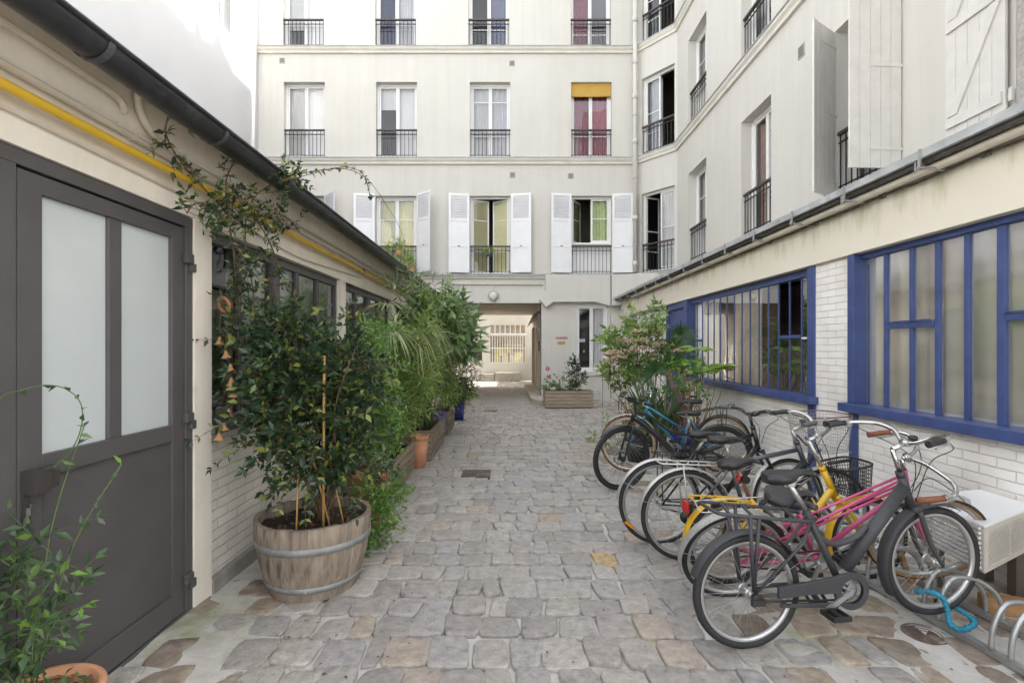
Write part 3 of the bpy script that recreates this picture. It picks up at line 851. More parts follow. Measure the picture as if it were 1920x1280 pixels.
# ---------------------------------------------------------------- house across the second yard, seen through the passage
fb = thing('rear_house', 'sunlit cream house across the second yard with a white barred window', 'building', (0, 24, 0))
FB = Plane((0, 24.0), (1, 0), (0, -1)); q = 40.0
fu = lambda x: (x - 955) / q
fz = lambda y: 1.55 + (652 - y) / q
mb = MB(FB); wall(mb, -9, 9, 0, 9, [(fu(918.5), fu(985), fz(680), fz(630)), (fu(918.5), fu(985), fz(624.5), fz(609)), (fu(889), fu(904), fz(676), fz(650))], .3); build('wall', mb, mat('rear_render', (.64, .61, .56), .8, var=.08, vscale=1.5), fb)
mb = MB(FB)
for x in [918.5 + 66.5 * k / 14 for k in range(15)]: mb.box(fu(x) - .018, fu(x) + .018, -.05, -.02, fz(680), fz(630))
for y in (680, 652.5, 630): mb.box(fu(918.5), fu(985), -.052, -.018, fz(y) - .02, fz(y) + .02)
for x in [918.5 + 66.5 * k / 7 for k in range(8)]: mb.box(fu(x) - .018, fu(x) + .018, -.05, -.02, fz(624.5), fz(609))
mb.box(fu(916), fu(987), 0, .06, fz(628.5), fz(625))
build('window_grille', mb, M_wpaint, fb)
mb = MB(FB); mb.box(fu(915), fu(990), -1.3, -1.25, fz(690), fz(600)); mb.m = 1; mb.box(fu(926), fu(962), -1.1, -1.0, fz(682), fz(653)); mb.box(fu(945), fu(980), -.9, -.8, fz(649), fz(645)); mb.box(fu(963), fu(980), -1.1, -1.0, fz(682), fz(660))
mb.m = 2; mb.box(fu(937), fu(942), -.8, -.7, fz(680), fz(667)); mb.box(fu(952), fu(957), -.8, -.7, fz(680), fz(662)); mb.m = 3; mb.poly(((fu(918), -.12, fz(681)), (fu(985), -.12, fz(681)), (fu(985), -.12, fz(608)), (fu(918), -.12, fz(608)))); mb.m = 2; mb.box(fu(888), fu(905), -.29, -.2, fz(678), fz(648))
build('room', mb, [mat('room_tan', (.22, .18, .13), .8), mat('room_yellow', (.50, .42, .17), .8, var=.25), mat('room_stuff', (.10, .10, .09), .8), M_glass], fb)
mb = MB(); mb.box(1.95, 2.15, 20.45, 23.99, 0, 1.55); build('sun_block_wall', mb, M_facade, fb)  # unseen low wall added to keep sun off part of the second yard
bl = thing('stone_block', 'long weathered stone block lying at the foot of the far wall beyond the passage', 'stone bench', (fu(945), 23.5, 0))
mb = MB(); mb.box(fu(929), fu(975), 23.55, 23.98, 0, .42); build('block', mb, mat('old_stone', (.42, .39, .33), .9, var=.2, vscale=7, bump=.6, stain=(.25, .23, .2), stain_scale=5), bl, bevel=.03)
bl2 = thing('stone_block', 'shorter pale stone block at the left of the long one beyond the passage', 'stone bench', (fu(915), 23.5, 0))
mb = MB(); mb.box(fu(905), fu(927.5), 23.6, 23.98, 0, .36); build('block', mb, mat('old_stone', (.42, .39, .33)), bl2, bevel=.03)

# ---------------------------------------------------------------- tall white building on the left
tw = thing('white_building', 'tall white rendered building rising behind the low workshop on the left', 'building', (-7.3, 5, 0))
LB = Plane((-7.3, 0), (0, 1), (1, 0))
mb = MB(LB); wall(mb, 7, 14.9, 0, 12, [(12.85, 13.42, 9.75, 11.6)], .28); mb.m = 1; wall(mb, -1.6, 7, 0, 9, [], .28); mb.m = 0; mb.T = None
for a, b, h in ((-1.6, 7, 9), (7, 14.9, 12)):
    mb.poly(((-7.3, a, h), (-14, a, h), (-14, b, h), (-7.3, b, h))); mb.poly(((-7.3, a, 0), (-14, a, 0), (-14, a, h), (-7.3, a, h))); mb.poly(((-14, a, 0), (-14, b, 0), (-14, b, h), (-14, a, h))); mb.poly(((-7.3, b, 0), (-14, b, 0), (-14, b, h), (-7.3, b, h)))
build('wall', mb, [M_white_wall, mat('bounce_white_render', (.80, .80, .79), .8, var=.03)], tw)  # second, brighter white: unseen near stretch, added to bounce sun into the yard
for y0 in (12.85,): window(LB, tw, y0, y0 + .57, 9.75, 11.6, rl=False, leaves=1, ang=(0,), rec=.2, bars=(.5,))

# ---------------------------------------------------------------- low workshop on the left
XL = -1.86
lw_ = thing('workshop', 'low cream workshop on the left with dark metal door, windows and gutter', 'building', (XL, 6, 0))
LW = Plane((XL, 0), (0, 1), (1, 0))
M_lrend = mat('workshop_render', (.80, .745, .66), .75, var=.06, vscale=2, bump=.25, bscale=30, stain=(.50, .44, .37), stain_scale=2.8, stain_lo=.60, streak=.07)
LBK = brick_mat('cream_brick', (.78, .735, .66), .232, .064)
DY0, DY1 = .9, 3.03
W1, W2, W3 = (3.205, 5.67), (5.83, 8.1), (8.3, 10.6)
mb = MB(LW)
wall(mb, -1, 14.9, 0, 2.86, [(DY0, DY1, -.02, 2.315), (3.2, 14.7, .0, 2.30)], .12)
for a, b in ((W1[1], W2[0]), (W2[1], W3[0]), (W3[1], 14.7)): mb.box(a, b, -.12, -.002, 1.0, 2.3)
mb.T = None
mb.poly(((XL - .02, -1, 2.86), (-1.60, -1, 2.74), (-1.60, 14.9, 2.74), (XL - .02, 14.9, 2.86)))
build('wall', mb, M_lrend, lw_)
mb = MB(LW); mb.poly(((3.2, -.035, 0), (14.7, -.035, 0), (14.7, -.035, 1.05), (3.2, -.035, 1.05))); build('brick_panel', mb, LBK, lw_)
mb = MB(LW); mb.box(3.2, 14.7, -.03, .012, -.02, .105); build('plinth', mb, mat('grey_plinth', (.24, .225, .21), .85, var=.2, vscale=5, stain=(.4, .37, .33), stain_scale=4, bump=.3), lw_, bevel=.006)
mb = MB()
mb.poly(((-1.56, -1, 2.77), (-7.3, -1, 4.2), (-7.3, 14.9, 4.2), (-1.56, 14.9, 2.77))); mb.poly(((XL, -1, 0), (-7.3, -1, 0), (-7.3, -1, 4.2), (XL, -1, 2.8)))
mb.poly(((-3.2, -1, 0), (-3.2, 14.9, 0), (-3.2, 14.9, 2.8), (-3.2, -1, 2.8)))
build('roof', mb, M_darkzinc, lw_)
# gutter: half-round zinc with a rolled bead and straps
mb = MB(); r = .074; cx, cz = -1.555, 2.695
prof = [(cx + r * math.cos(a), cz + r * math.sin(a)) for a in [math.radians(188 + 164 * k / 14) for k in range(15)]]
inn = [(cx + (r - .005) * math.cos(a), cz + (r - .005) * math.sin(a)) for a in [math.radians(352 - 164 * k / 14) for k in range(15)]]
full = prof + inn
ys = [-.9 + .8 * k for k in range(20)]; Rr = [[mb.P((x, y, z + .002 * math.sin(y * 9))) for x, z in full] for y in ys]
for A, B in zip(Rr, Rr[1:]):
    for k in range(len(full)): mb.F((A[k], A[(k + 1) % len(full)], B[(k + 1) % len(full)], B[k]), True)
mb.tube([(cx + r, y, cz) for y in ys], .011, 8)
gt = build('gutter', mb, M_darkzinc, lw_)
for k in range(19):
    y = .35 + k * .78; mb = MB()
    P_ = [(cx + (r + .004) * math.cos(a), cz + (r + .004) * math.sin(a)) for a in [math.radians(178 + 190 * j / 12) for j in range(13)]]
    for (x0, z0), (x1, z1) in zip(P_, P_[1:]): mb.poly(((x0, y - .016, z0), (x1, y - .016, z1), (x1, y + .016, z1), (x0, y + .016, z0)))
    build('gutter_strap', mb, mat('strap_zinc', (.10, .10, .11), .5, .3), gt)

# door: frame, fixed side panel, leaf with two frosted panes
M_frost = mat('frosted_glass', (.53, .57, .575), .3, var=.05, vscale=.9, spec=.5, coat=1.0)
mb = MB(LW); d0 = -.10
mb.box(DY0, DY1 - .0, d0, -.012, 2.25, 2.31); mb.box(2.965, DY1 - .002, d0, -.012, 0, 2.25); mb.box(1.86, 1.945, d0, -.012, 0, 2.25); mb.box(DY0, 1.855, d0, -.03, 0, 2.25); mb.box(1.62, 1.70, -.03, -.015, 0, 2.25)
mb.box(DY0, DY1, d0, -.014, -.01, .022)
df = build('door_frame', mb, M_brownframe, lw_, bevel=.003)
mb = MB(LW); a, b = 1.955, 2.955; o_, i_ = -.018, -.07
mb.box(a, 2.06, i_, o_, .03, 2.24); mb.box(2.855, b, i_, o_, .03, 2.24); mb.box(2.06, 2.855, i_, o_, 2.165, 2.24); mb.box(2.06, 2.855, i_, o_, 1.03, 1.12); mb.box(2.06, 2.855, i_, o_, .03, .165)
mb.box(2.41, 2.49, i_ + .005, o_ - .006, 1.12, 2.165); mb.box(2.06, 2.855, -.055, -.034, .165, 1.03)
dr = build('door', mb, M_brownframe, df, bevel=.0035)
for p, qv in ((2.06, 2.41), (2.49, 2.855)):
    mb = MB(LW); mb.box(p, qv, -.05, -.042, 1.12, 2.165); build('frosted_pane', mb, M_frost, df)
mb = MB(LW); mb.box(1.965, 2.03, -.017, .045, .985, 1.075); mb.box(2.03, 2.10, -.017, .018, .985, 1.075); mb.m = 1; mb.box(2.03, 2.10, .0181, .0195, 1.06, 1.0745)
build('door_pull', mb, [mat('pull_metal', (.05, .043, .042), .4), M_brownframe], df, bevel=.003)
mb = MB(LW); mb.box(1.968, 1.998, -.018, -.008, .86, .985); mb.m = 1; mb.lathe([(0, .012), (.012, .011), (.012, 0)], (1.984, -.008, .935), 14, (1, 0, 0)); mb.box(1.979, 1.989, -.008, .0, .90, .93)
build('lock_plate', mb, [mat('pull_metal', (.05, .043, .042)), M_galv], df)
for z in (2.07, 1.15, .22): mb = MB(LW); mb.box(2.935, 3.00, -.012, .015, z - .03, z + .025); mb.box(2.99, 3.035, -.012, .008, z - .075, z - .025); build('hinge', mb, M_brownframe, df, bevel=.004)

# long taupe windows
for wi_, ((y0, y1), bars) in enumerate(((W1, (3.24, 3.62, 3.66, 4.12, 4.24, 4.6, 4.66, 5.1, 5.15, 5.62)), (W2, (5.87, 6.35, 6.42, 6.9, 7.0, 7.45, 7.52, 8.06)), (W3, (8.34, 8.9, 8.95, 9.4, 9.5, 10.0, 10.05, 10.56)))):
    mb = MB(LW); i_, o_ = -.10, -.05
    mb.box(y0, y1, i_, o_, 2.225, 2.295); mb.box(y0, y1, i_, o_, 1.04, 1.10); mb.box(y0 - .01, y1 + .01, -.11, .02, 1.005, 1.04)
    ed = [y0] + list(bars) + [y1]
    for k in range(0, len(ed) - 1, 2): mb.box(ed[k], ed[k + 1], i_ + .002, o_ + (.012 if k == 4 else -.002), 1.10, 2.225)
    w = build('window', mb, M_brownframe, lw_, bevel=.004)
    mb = MB(LW); mb.poly(((y0, -.075, 1.06), (y1, -.075, 1.06), (y1, -.075, 2.26), (y0, -.075, 2.26))); build('pane', mb, glass_mat('dark_glass', (.86, .9, .88), 1.3), w)
    curtain(LW, w, y0 + .42, y1, 1.06, 2.26, -.13, CUR['white'], amp=.018)  # bright white curtain also stands in for reflections in the panes
    mb = MB(LW); mb.poly(((y0 - .05, -.6, .9), (y1, -.6, .9), (y1, -.6, 2.4), (y0 - .05, -.6, 2.4))); build('interior', mb, mat('shop_interior', (.20, .20, .17), .9, var=.5, vscale=3), w)

# pipes under the eaves
gp = thing('gas_pipe', 'bright yellow gas pipe running under the left-hand eaves', 'pipe', (-1.79, 5, 2.49))
mb = MB(); mb.tube([(-1.80, y, 2.495 - .002 * y + .004 * math.sin(y * 2.3)) for y in [.4 + .5 * k for k in range(29)]], .020, 12); build('pipe', mb, M_yellow, gp)
for y in (1.70, 3.95, 6.3, 8.7): mb = MB(); mb.ring((-1.80, y, 2.492), (0, 1, 0), .0235, .005, 20, 6); mb.box(XL, -1.82, y - .012, y + .012, 2.483, 2.50); build('pipe_clip', mb, M_iron, gp)
pp = thing('service_pipes', 'bundle of cream painted service pipes clipped above the yellow gas pipe', 'pipes', (-1.83, 5, 2.6))
mb = MB()
mb.tube([(-1.835, y, 2.585 - .003 * y) for y in [.4 + .5 * k for k in range(29)]], .017, 8)
mb.tube([(-1.84, y, 2.645 - .004 * y) for y in [2.9 + .5 * k for k in range(24)]], .013, 8)
mb.tube([(-1.84, y, 2.61 - .004 * y) for y in [2.4 + .5 * k for k in range(25)]], .010, 8)
mb.tube(smooth_path([(-1.835, .4, 2.74), (-1.835, 1.4, 2.735), (-1.835, 2.15, 2.73), (-1.835, 2.38, 2.725), (-1.835, 2.44, 2.69), (-1.85, 2.45, 2.68)]), .016, 8)
mb.tube(smooth_path([(-1.83, 2.52, 2.83), (-1.83, 2.54, 2.72), (-1.83, 2.66, 2.635), (-1.83, 2.95, 2.60), (-1.83, 3.3, 2.59)]), .019, 8)
build('pipe', mb, M_pipe, pp)
for k in range(16): mb = MB(); mb.box(XL, -1.815, .9 + .8 * k - .01, .9 + .8 * k + .01, 2.565 - .003 * k, 2.60 - .003 * k); build('pipe_clip', mb, M_pipe, pp)
mb = MB(); mb.tube(smooth_path([(-1.845, .5, 2.43), (-1.845, 2.2, 2.425), (-1.845, 3.4, 2.40), (-1.845, 4.4, 2.345), (-1.845, 5.2, 2.37), (-1.845, 6.5, 2.43)], 5), .006, 6)
tag(build('loose_cable', mb, M_pipe), 'slack cream cable sagging below the yellow gas pipe', 'cable')

# ---------------------------------------------------------------- white brick workshop on the right with blue windows
XR = 3.25
rw = thing('brick_workshop', 'low white painted brick workshop along the right side with blue framed windows', 'building', (XR, 6, 0))
RX = Plane((XR, 0), (0, 1), (-1, 0))
RBK = brick_mat('white_brick', (.84, .815, .79), .258, .069)
mb = MB(RX); V2, V1, DR, V0 = (1.2, 4.875), (5.43, 9.45), (9.45, 10.62), (10.7, 14.3)
wall(mb, .4, 14.7, -.02, 2.43, [(*V2, 1.0, 2.43), (*V1, 1.0, 2.43), (*DR, -.01, 2.43), (*V0, .9, 2.43)], .16)
build('wall', mb, RBK, rw)
def fascia_mat():
    m, nt, N, L, P = nodes_of('fascia_render')
    tc = N.new('ShaderNodeTexCoord'); mp = N.new('ShaderNodeMapping'); mp.inputs['Scale'].default_value = (1, 2.6, .55)
    L.new(tc.outputs['Object'], mp.inputs[0])
    n = N.new('ShaderNodeTexNoise'); n.inputs['Scale'].default_value = 2.4; n.inputs['Detail'].default_value = 7; n.inputs['Roughness'].default_value = .6
    L.new(mp.outputs[0], n.inputs['Vector'])
    sx = N.new('ShaderNodeSeparateXYZ'); L.new(tc.outputs['Object'], sx.inputs[0])
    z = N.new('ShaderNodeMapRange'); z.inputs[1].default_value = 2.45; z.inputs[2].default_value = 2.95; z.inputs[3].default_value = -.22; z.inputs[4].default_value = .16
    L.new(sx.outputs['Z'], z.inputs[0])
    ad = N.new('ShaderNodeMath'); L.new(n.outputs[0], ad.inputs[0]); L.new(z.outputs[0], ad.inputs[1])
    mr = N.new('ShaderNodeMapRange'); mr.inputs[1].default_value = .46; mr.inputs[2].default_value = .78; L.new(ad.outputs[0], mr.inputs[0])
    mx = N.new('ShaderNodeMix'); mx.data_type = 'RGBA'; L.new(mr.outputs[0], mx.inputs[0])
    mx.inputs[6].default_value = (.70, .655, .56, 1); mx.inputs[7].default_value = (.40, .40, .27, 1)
    L.new(mx.outputs[2], P.inputs['Base Color']); P.inputs['Roughness'].default_value = .8
    return m
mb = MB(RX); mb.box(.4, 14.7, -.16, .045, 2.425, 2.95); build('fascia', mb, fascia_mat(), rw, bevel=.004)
mb = MB()
mb.poly(((3.0, .4, 2.965), (3.0, 14.75, 2.965), (4.54, 13.9, 3.36), (4.54, .4, 3.36)))
mb.box(2.985, 3.012, .4, 14.7, 2.925, 2.985); mb.box(3.012, 3.06, .4, 14.7, 2.93, 2.945)
build('roof', mb, M_zinc, rw)
mb = MB(); mb.box(3.06, 3.25, .4, 14.68, 2.93, 2.955); mb.box(3.03, 3.045, .4, 14.68, 2.90, 2.93)
build('soffit', mb, mat('soffit_board', (.09, .085, .08), .8, var=.4, vscale=8), rw)
mb = MB(); mb.tube([(3.115, .5 + .5 * k, 2.885 - .0015 * k) for k in range(26)], .034, 12); mb.m = 1
mb.tube([(3.055, .5 + .5 * k, 2.905) for k in range(28)], .012, 8); mb.tube([(3.195, .5 + .25 * k, 2.845 + .006 * math.sin(k * 1.7)) for k in range(50)], .009, 6)
for k in range(14): mb.box(3.18, 3.21, 1.5 + k * .95, 1.56 + k * .95, 2.83, 2.865)
build('eaves_pipe', mb, [M_pipe, mat('grimy_cable', (.16, .15, .13), .8, var=.6, vscale=25)], rw)
for k in range(16):
    y = 1.2 + .84 * k; mb = MB()
    mb.bar((2.98, y, 2.99), (2.98, y, 2.86), .022, .012, up=(1, 0, 0)); mb.bar((2.98, y, 2.865), (3.16, y, 2.84), .022, .012); mb.bar((2.98, y, 2.865), (3.0, y + .06, 2.845), .02, .012); mb.bar((3.0, y + .06, 2.93), (3.0, y + .06, 2.845), .018, .01, up=(1, 0, 0)); build('gutter_hook', mb, M_galv, rw)

def bobble():
    m, nt, N, L, P = nodes_of('ribbed_blind')
    tc = N.new('ShaderNodeTexCoord'); n = N.new('ShaderNodeTexNoise'); n.inputs['Scale'].default_value = 1.1; n.inputs['Detail'].default_value = 5
    mp = N.new('ShaderNodeMapping'); mp.inputs['Scale'].default_value = (1, 5, .8); L.new(tc.outputs['Object'], mp.inputs[0]); L.new(mp.outputs[0], n.inputs['Vector'])
    r = ramp(N, [(.30, (.60, .56, .49)), (.50, (.78, .745, .675)), (.75, (.84, .81, .75))]); L.new(n.outputs[0], r.inputs[0]); L.new(r.outputs[0], P.inputs['Base Color'])
    P.inputs['Roughness'].default_value = .35
    w = N.new('ShaderNodeTexWave'); w.bands_direction = 'Z'; w.inputs['Scale'].default_value = 34; w.inputs['Distortion'].default_value = 3.5; w.inputs['Detail'].default_value = 3
    L.new(tc.outputs['Object'], w.inputs['Vector'])
    b = N.new('ShaderNodeBump'); b.inputs['Strength'].default_value = .25; b.inputs['Distance'].default_value = .006; L.new(w.outputs[0], b.inputs['Height']); L.new(b.outputs[0], P.inputs['Normal'])
    return m
M_blind = bobble()
# near window: four tall lights with a smaller casement pair
mb = MB(RX); i_, o_ = -.09, -.055
mb.box(4.78, 4.873, -.09, .035, 1.03, 2.424); mb.box(1.2, 4.78, -.14, -.03, 2.375, 2.424)
for y, w in ((4.50, .038), (4.21, .038), (3.955, .042), (3.70, .042), (3.44, .06), (2.8, .07), (2.4, .07), (2.0, .07)): mb.box(y - w / 2, y + w / 2, i_ + .012, o_ + .004, 1.03, 2.375)
mb.box(3.98, 4.475, i_ + .01, o_ + .012, 1.715, 1.765); mb.box(2.83, 3.40, i_ + .01, o_ + .012, 1.73, 1.78)
mb.box(4.0, 4.46, o_ + .012, o_ + .03, 1.768, 1.778); mb.box(2.83, 3.40, o_ + .012, o_ + .03, 1.782, 1.792)
wB = build('window', mb, M_blue, rw, bevel=.004)
mb = MB(RX); mb.box(1.2, 4.92, -.14, .10, .95, 1.03); build('sill', mb, M_blue, wB, bevel=.006)
mb = MB(RX); mb.box(4.76, 4.87, .001, .022, 0, .95); build('leg_post', mb, M_blue, wB, bevel=.003)
mb = MB(RX); mb.poly(((1.2, -.07, 1.03), (4.78, -.07, 1.03), (4.78, -.07, 2.375), (1.2, -.07, 2.375))); build('pane', mb, glass_mat('wired_glass', (.97, .97, .94), .45, .10), wB)
curtain(RX, wB, 1.2, 4.78, 1.03, 2.375, -.115, M_blind, amp=.012, waves=22)
# far window: fourteen narrow lights
mb = MB(RX)
mb.box(5.432, 5.56, -.13, .02, 1.03, 2.424); mb.box(9.30, 9.45, -.13, .03, 1.03, 2.424); mb.box(5.56, 9.30, -.14, -.04, 2.34, 2.424)
ybars = [5.56 + .2493 * k for k in range(1, 15)]
for k, y in enumerate(ybars): mb.box(y - .012, y + .012, -.08, -.062, 1.03, 2.34)
mb.box(5.82, 6.30, -.09, -.05, 1.66, 1.70); mb.box(8.82, 9.05, -.09, -.05, 1.66, 1.70)
wA = build('window', mb, M_blue, rw, bevel=.004)
mb = MB(RX); mb.box(5.38, 9.45, -.14, .095, .955, 1.03); build('sill', mb, M_blue, wA, bevel=.006)
mb = MB(RX); mb.box(5.42, 5.545, .001, .022, 0, .955); build('leg_post', mb, M_blue, wA, bevel=.003)
mb = MB(RX)
for lo, hi, z0, z1 in ((5.56, 5.82, 1.03, 2.34), (5.82, 6.30, 1.03, 1.67), (6.30, 8.8, 1.03, 2.34), (8.8, 9.05, 1.03, 1.67), (9.05, 9.30, 1.03, 2.34)): mb.poly(((lo, -.07, z0), (hi, -.07, z0), (hi, -.07, z1), (lo, -.07, z1)))
build('pane', mb, glass_mat('yard_glass', (.9, .9, .88), .32), wA)
curtain(RX, wA, 6.9, 7.7, 1.03, 2.34, -.15, M_beige_c); curtain(RX, wA, 8.3, 9.3, 1.03, 2.34, -.13, CUR['white'])
mb = MB(RX); mb.box(5.5, 9.4, -1.6, -1.55, 0, 2.6); mb.m = 1; mb.box(5.6, 6.4, -.5, -.45, 1.03, 1.3); mb.box(6.6, 9.2, -.9, -.85, .9, 1.5)
build('interior', mb, [mat('workshop_wall', (.13, .11, .09), .9, var=.4, vscale=3), mat('workshop_bench', (.25, .22, .19), .8, var=.3)], wA)
mb = MB(RX); mb.box(5.62, 5.64, -.07, -.06, 1.65, 2.3); mb.box(5.62, 5.8, -.07, -.06, 1.65, 1.67); mb.box(5.4, 5.42, -.2, -.19, 1.65, 2.3)
build('inner_casement', mb, M_wpaint, wA)
mb = MB(RX); mb.box(9.46, 9.56, -.13, .01, 0, 2.424); mb.box(10.52, 10.61, -.13, .01, 0, 2.424); mb.box(9.56, 10.52, -.13, -.0, 2.3, 2.424)
dB = build('door_frame', mb, M_blue, rw, bevel=.004)
mb = MB(RX); mb.box(9.56, 10.52, -.1, -.05, .01, 2.3); mb.box(9.68, 10.40, -.05, -.035, .25, 1.0); mb.box(9.68, 10.40, -.05, -.035, 1.15, 2.15); mb.m = 1; mb.tube([(9.64, -.02, 1.05), (9.75, -.02, 1.05)], .012); build('door', mb, [M_blue, M_galv], dB, bevel=.004)
mb = MB(RX)
for k in range(12): mb.box(10.75 + .3 * k, 10.80 + .3 * k, -.11, -.04, .9, 2.42)
wC = build('window', mb, M_wpaint, rw)
mb = MB(RX); mb.poly(((10.7, -.08, .9), (14.3, -.08, .9), (14.3, -.08, 2.42), (10.7, -.08, 2.42))); build('pane', mb, bpy.data.materials['yard_glass'], wC)
curtain(RX, wC, 10.8, 13.0, .9, 2.42, -.2, M_net)
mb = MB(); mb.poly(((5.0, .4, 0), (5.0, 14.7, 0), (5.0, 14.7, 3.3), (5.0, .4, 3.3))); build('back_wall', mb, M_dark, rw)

# ---------------------------------------------------------------- bicycles
def TP(M, S=None):
    if S is None: return lambda p: M @ Vector(p)
    MS = M @ S
    return lambda p: MS @ Vector(p)

def arc_guard(par, T, c, r, a0, a1, m, w=.028, crown=.012, stays=(), name='mudguard', sm=None):
    mb = MB(T); n = 28; rows = []
    for k in range(n + 1):
        a = math.radians(a0 + (a1 - a0) * k / n); row = []
        for j in range(7):
            t = -1 + 2 * j / 6; rr = r - crown * abs(t) ** 2.5
            row.append(mb.P((c[0] + rr * math.cos(a), w * t, c[1] + rr * math.sin(a))))
        rows.append(row)
    for A, B in zip(rows, rows[1:]):
        for j in range(6): mb.F((A[j], A[j + 1], B[j + 1], B[j]), True)
    mb.m = 1
    for a in stays:
        a = math.radians(a)
        for s in (-1, 1): mb.tube([(c[0], s * .05, c[1]), (c[0] + (r - .006) * math.cos(a), s * w, c[1] + (r - .006) * math.sin(a))], .0022, 4)
    return build(name, mb, [m, sm or M_galv], par)

def wheel(par, T, c, r, tyre=None, rim=None, tw=.019, disc=False, sprocket=False, spoke=None, wall_=None):
    tyre = tyre or M_rubber; rim = rim or M_alu
    mb = MB(T); C = (c[0], 0, c[1]); ax = (0, 1, 0)
    R1 = r - 2 * tw
    mb.lathe([(R1 + .004, -.012), (R1 + .004, .012), (R1 - .004, .013), (R1 - .016, .007), (R1 - .016, -.007), (R1 - .004, -.013), (R1 + .004, -.012)], C, 56, ax)
    mb.tube([(c[0], -.05, c[1]), (c[0], -.035, c[1]), (c[0], .035, c[1]), (c[0], .05, c[1])], [.010, .018, .018, .010], 12)
    for s in (-1, 1): mb.lathe([(.0, 0), (.028, 0), (.028, .003), (0, .003)], (c[0], s * .03, c[1]), 16, ax)
    w = build('wheel', mb, rim, par)
    mb = MB(T); mb.ring(C, ax, r - tw, tw, 64, 10)
    if wall_:
        mb.m = 1
        for s in (-1, 1): mb.ring((c[0], s * tw * .55, c[1]), ax, r - tw * 1.25, tw * .55, 64, 6)
    build('tyre', mb, [tyre, wall_ or tyre], w)
    mb = MB(T); n = 32
    for k in range(n):
        s = 1 if k % 2 else -1; a = 2 * PI * k / n; b = a + (.42 if (k // 2) % 2 else -.42)
        mb.tube([(c[0] + .026 * math.cos(b), s * .03, c[1] + .026 * math.sin(b)), (c[0] + (R1 - .012) * math.cos(a), s * .002, c[1] + (R1 - .012) * math.sin(a))], .0013, 3, cap=False)
    build('spokes', mb, spoke or M_galv, w)
    if disc:
        mb = MB(T); mb.lathe([(.062, -.042), (.082, -.042), (.082, -.040), (.062, -.040), (.062, -.042)], C, 32, ax)
        for k in range(6):
            a = PI / 3 * k; mb.bar((c[0], -.041, c[1]), (c[0] + .064 * math.cos(a), -.041, c[1] + .064 * math.sin(a)), .010, .002, up=ax)
        build('brake_disc', mb, M_galv, w)
    if sprocket:
        mb = MB(T)
        for k, rr in enumerate((.052, .045, .038, .032, .027, .022)): mb.lathe([(rr * .5, 0), (rr, 0), (rr, .003), (rr * .5, .003)], (c[0], -.032 - .005 * k, c[1]), 24, ax)
        build('sprocket', mb, M_dkmetal, w)
    return w

M_alu = mat('alloy_rim', (.50, .50, .49), .33, .75, var=.1, vscale=12)
M_dkmetal = mat('oily_steel', (.06, .058, .055), .45, .6, var=.3, vscale=20)
M_grey_bike = mat('matt_charcoal_paint', (.045, .045, .05), .55, var=.12, vscale=8, stain=(.10, .10, .105), stain_scale=22, stain_lo=.68)
M_silverg = mat('silver_guard', (.52, .51, .49), .4, .45, var=.12, vscale=14)
M_oldg = mat('dull_mesh_guard', (.40, .385, .36), .5, .3, var=.2, vscale=60)
M_blk_bike = mat('black_frame', (.012, .012, .014), .3, var=.2, coat=.4)
M_slate_bike = mat('slate_frame', (.075, .08, .095), .35, .2, var=.12, coat=.3)
M_yel_bike = mat('yellow_frame', (.70, .42, .02), .35, var=.06, coat=.3, stain=(.45, .30, .08), stain_scale=30, stain_lo=.72)
M_pink_bike = mat('pink_frame', (.52, .075, .20), .4, var=.12, coat=.15, stain=(.30, .12, .14), stain_scale=40, stain_lo=.68)
M_blue_bike = mat('turquoise_frame', (.022, .17, .29), .35, var=.06, coat=.3)
M_saddle = mat('saddle_vinyl', (.022, .022, .024), .38, var=.3, vscale=15, bump=.15, bscale=200)
M_tan = mat('tan_tyre_wall', (.36, .19, .06), .7, var=.2, vscale=18)
M_brown = mat('brown_grip', (.17, .055, .025), .6, var=.3, vscale=30)
M_red = mat('red_reflector', (.55, .02, .02), .2, var=.05)
M_lime = mat('lime_strap', (.55, .62, .03), .5)
M_orange = mat('orange_reflector', (.80, .30, .01), .25)

def saddle(par, T, p, pitch=0, L=.27, W=.085, m=None, post=None, pm=None, name='saddle'):
    mb = MB(T); n = 12; rows = []; c, s = math.cos(pitch), math.sin(pitch)
    for k in range(n + 1):
        t = k / n; x = -L * .48 + L * t
        hw = W * (math.sin(min(1, t * 4 + .18) * PI / 2)) * (1 if t < .35 else 1 - .76 * min(1, (t - .35) / .4) ** .8) ; hw = max(hw, .017 if t < .98 else .012)
        top = .012 * (1 - t) + .006 * math.sin(t * PI) - (.014 * ((t - .85) / .15) if t > .85 else 0)
        th = .055 if t < .55 else .036
        row = []
        for j in range(11):
            a = PI * j / 10; yy = hw * math.cos(a); zz = top + .022 * (math.sin(a) ** .6) - .03
            row.append((yy, zz))
        row += [(-hw * .8, top - th), (hw * .8, top - th)]
        rows.append([mb.P((p[0] + x * c - z * s, y, p[1] + x * s + z * c)) for y, z in row])
    for A, B in zip(rows, rows[1:]):
        for j in range(13): mb.F((A[j], A[(j + 1) % 13], B[(j + 1) % 13], B[j]), True)
    mb.F(rows[0]); mb.F(rows[-1][::-1])
    mb.m = 1
    for y in (-.022, .022): mb.tube([(p[0] - L * .36, y * 1.6, p[1] - .04), (p[0] - .06, y, p[1] - .062), (p[0] + .06, y, p[1] - .062), (p[0] + L * .42, y * .3, p[1] - .035)], .0035, 5)
    o = build(name, mb, [m or M_saddle, M_galv], par)
    if post:
        mb = MB(T); mb.tube([(post[0], 0, post[1]), (p[0] + .0, 0, p[1] - .055)], .0135, 10); mb.box(p[0] - .02, p[0] + .02, -.03, .03, p[1] - .072, p[1] - .052)
        build('seat_post', mb, pm or M_alu, o)
    return o

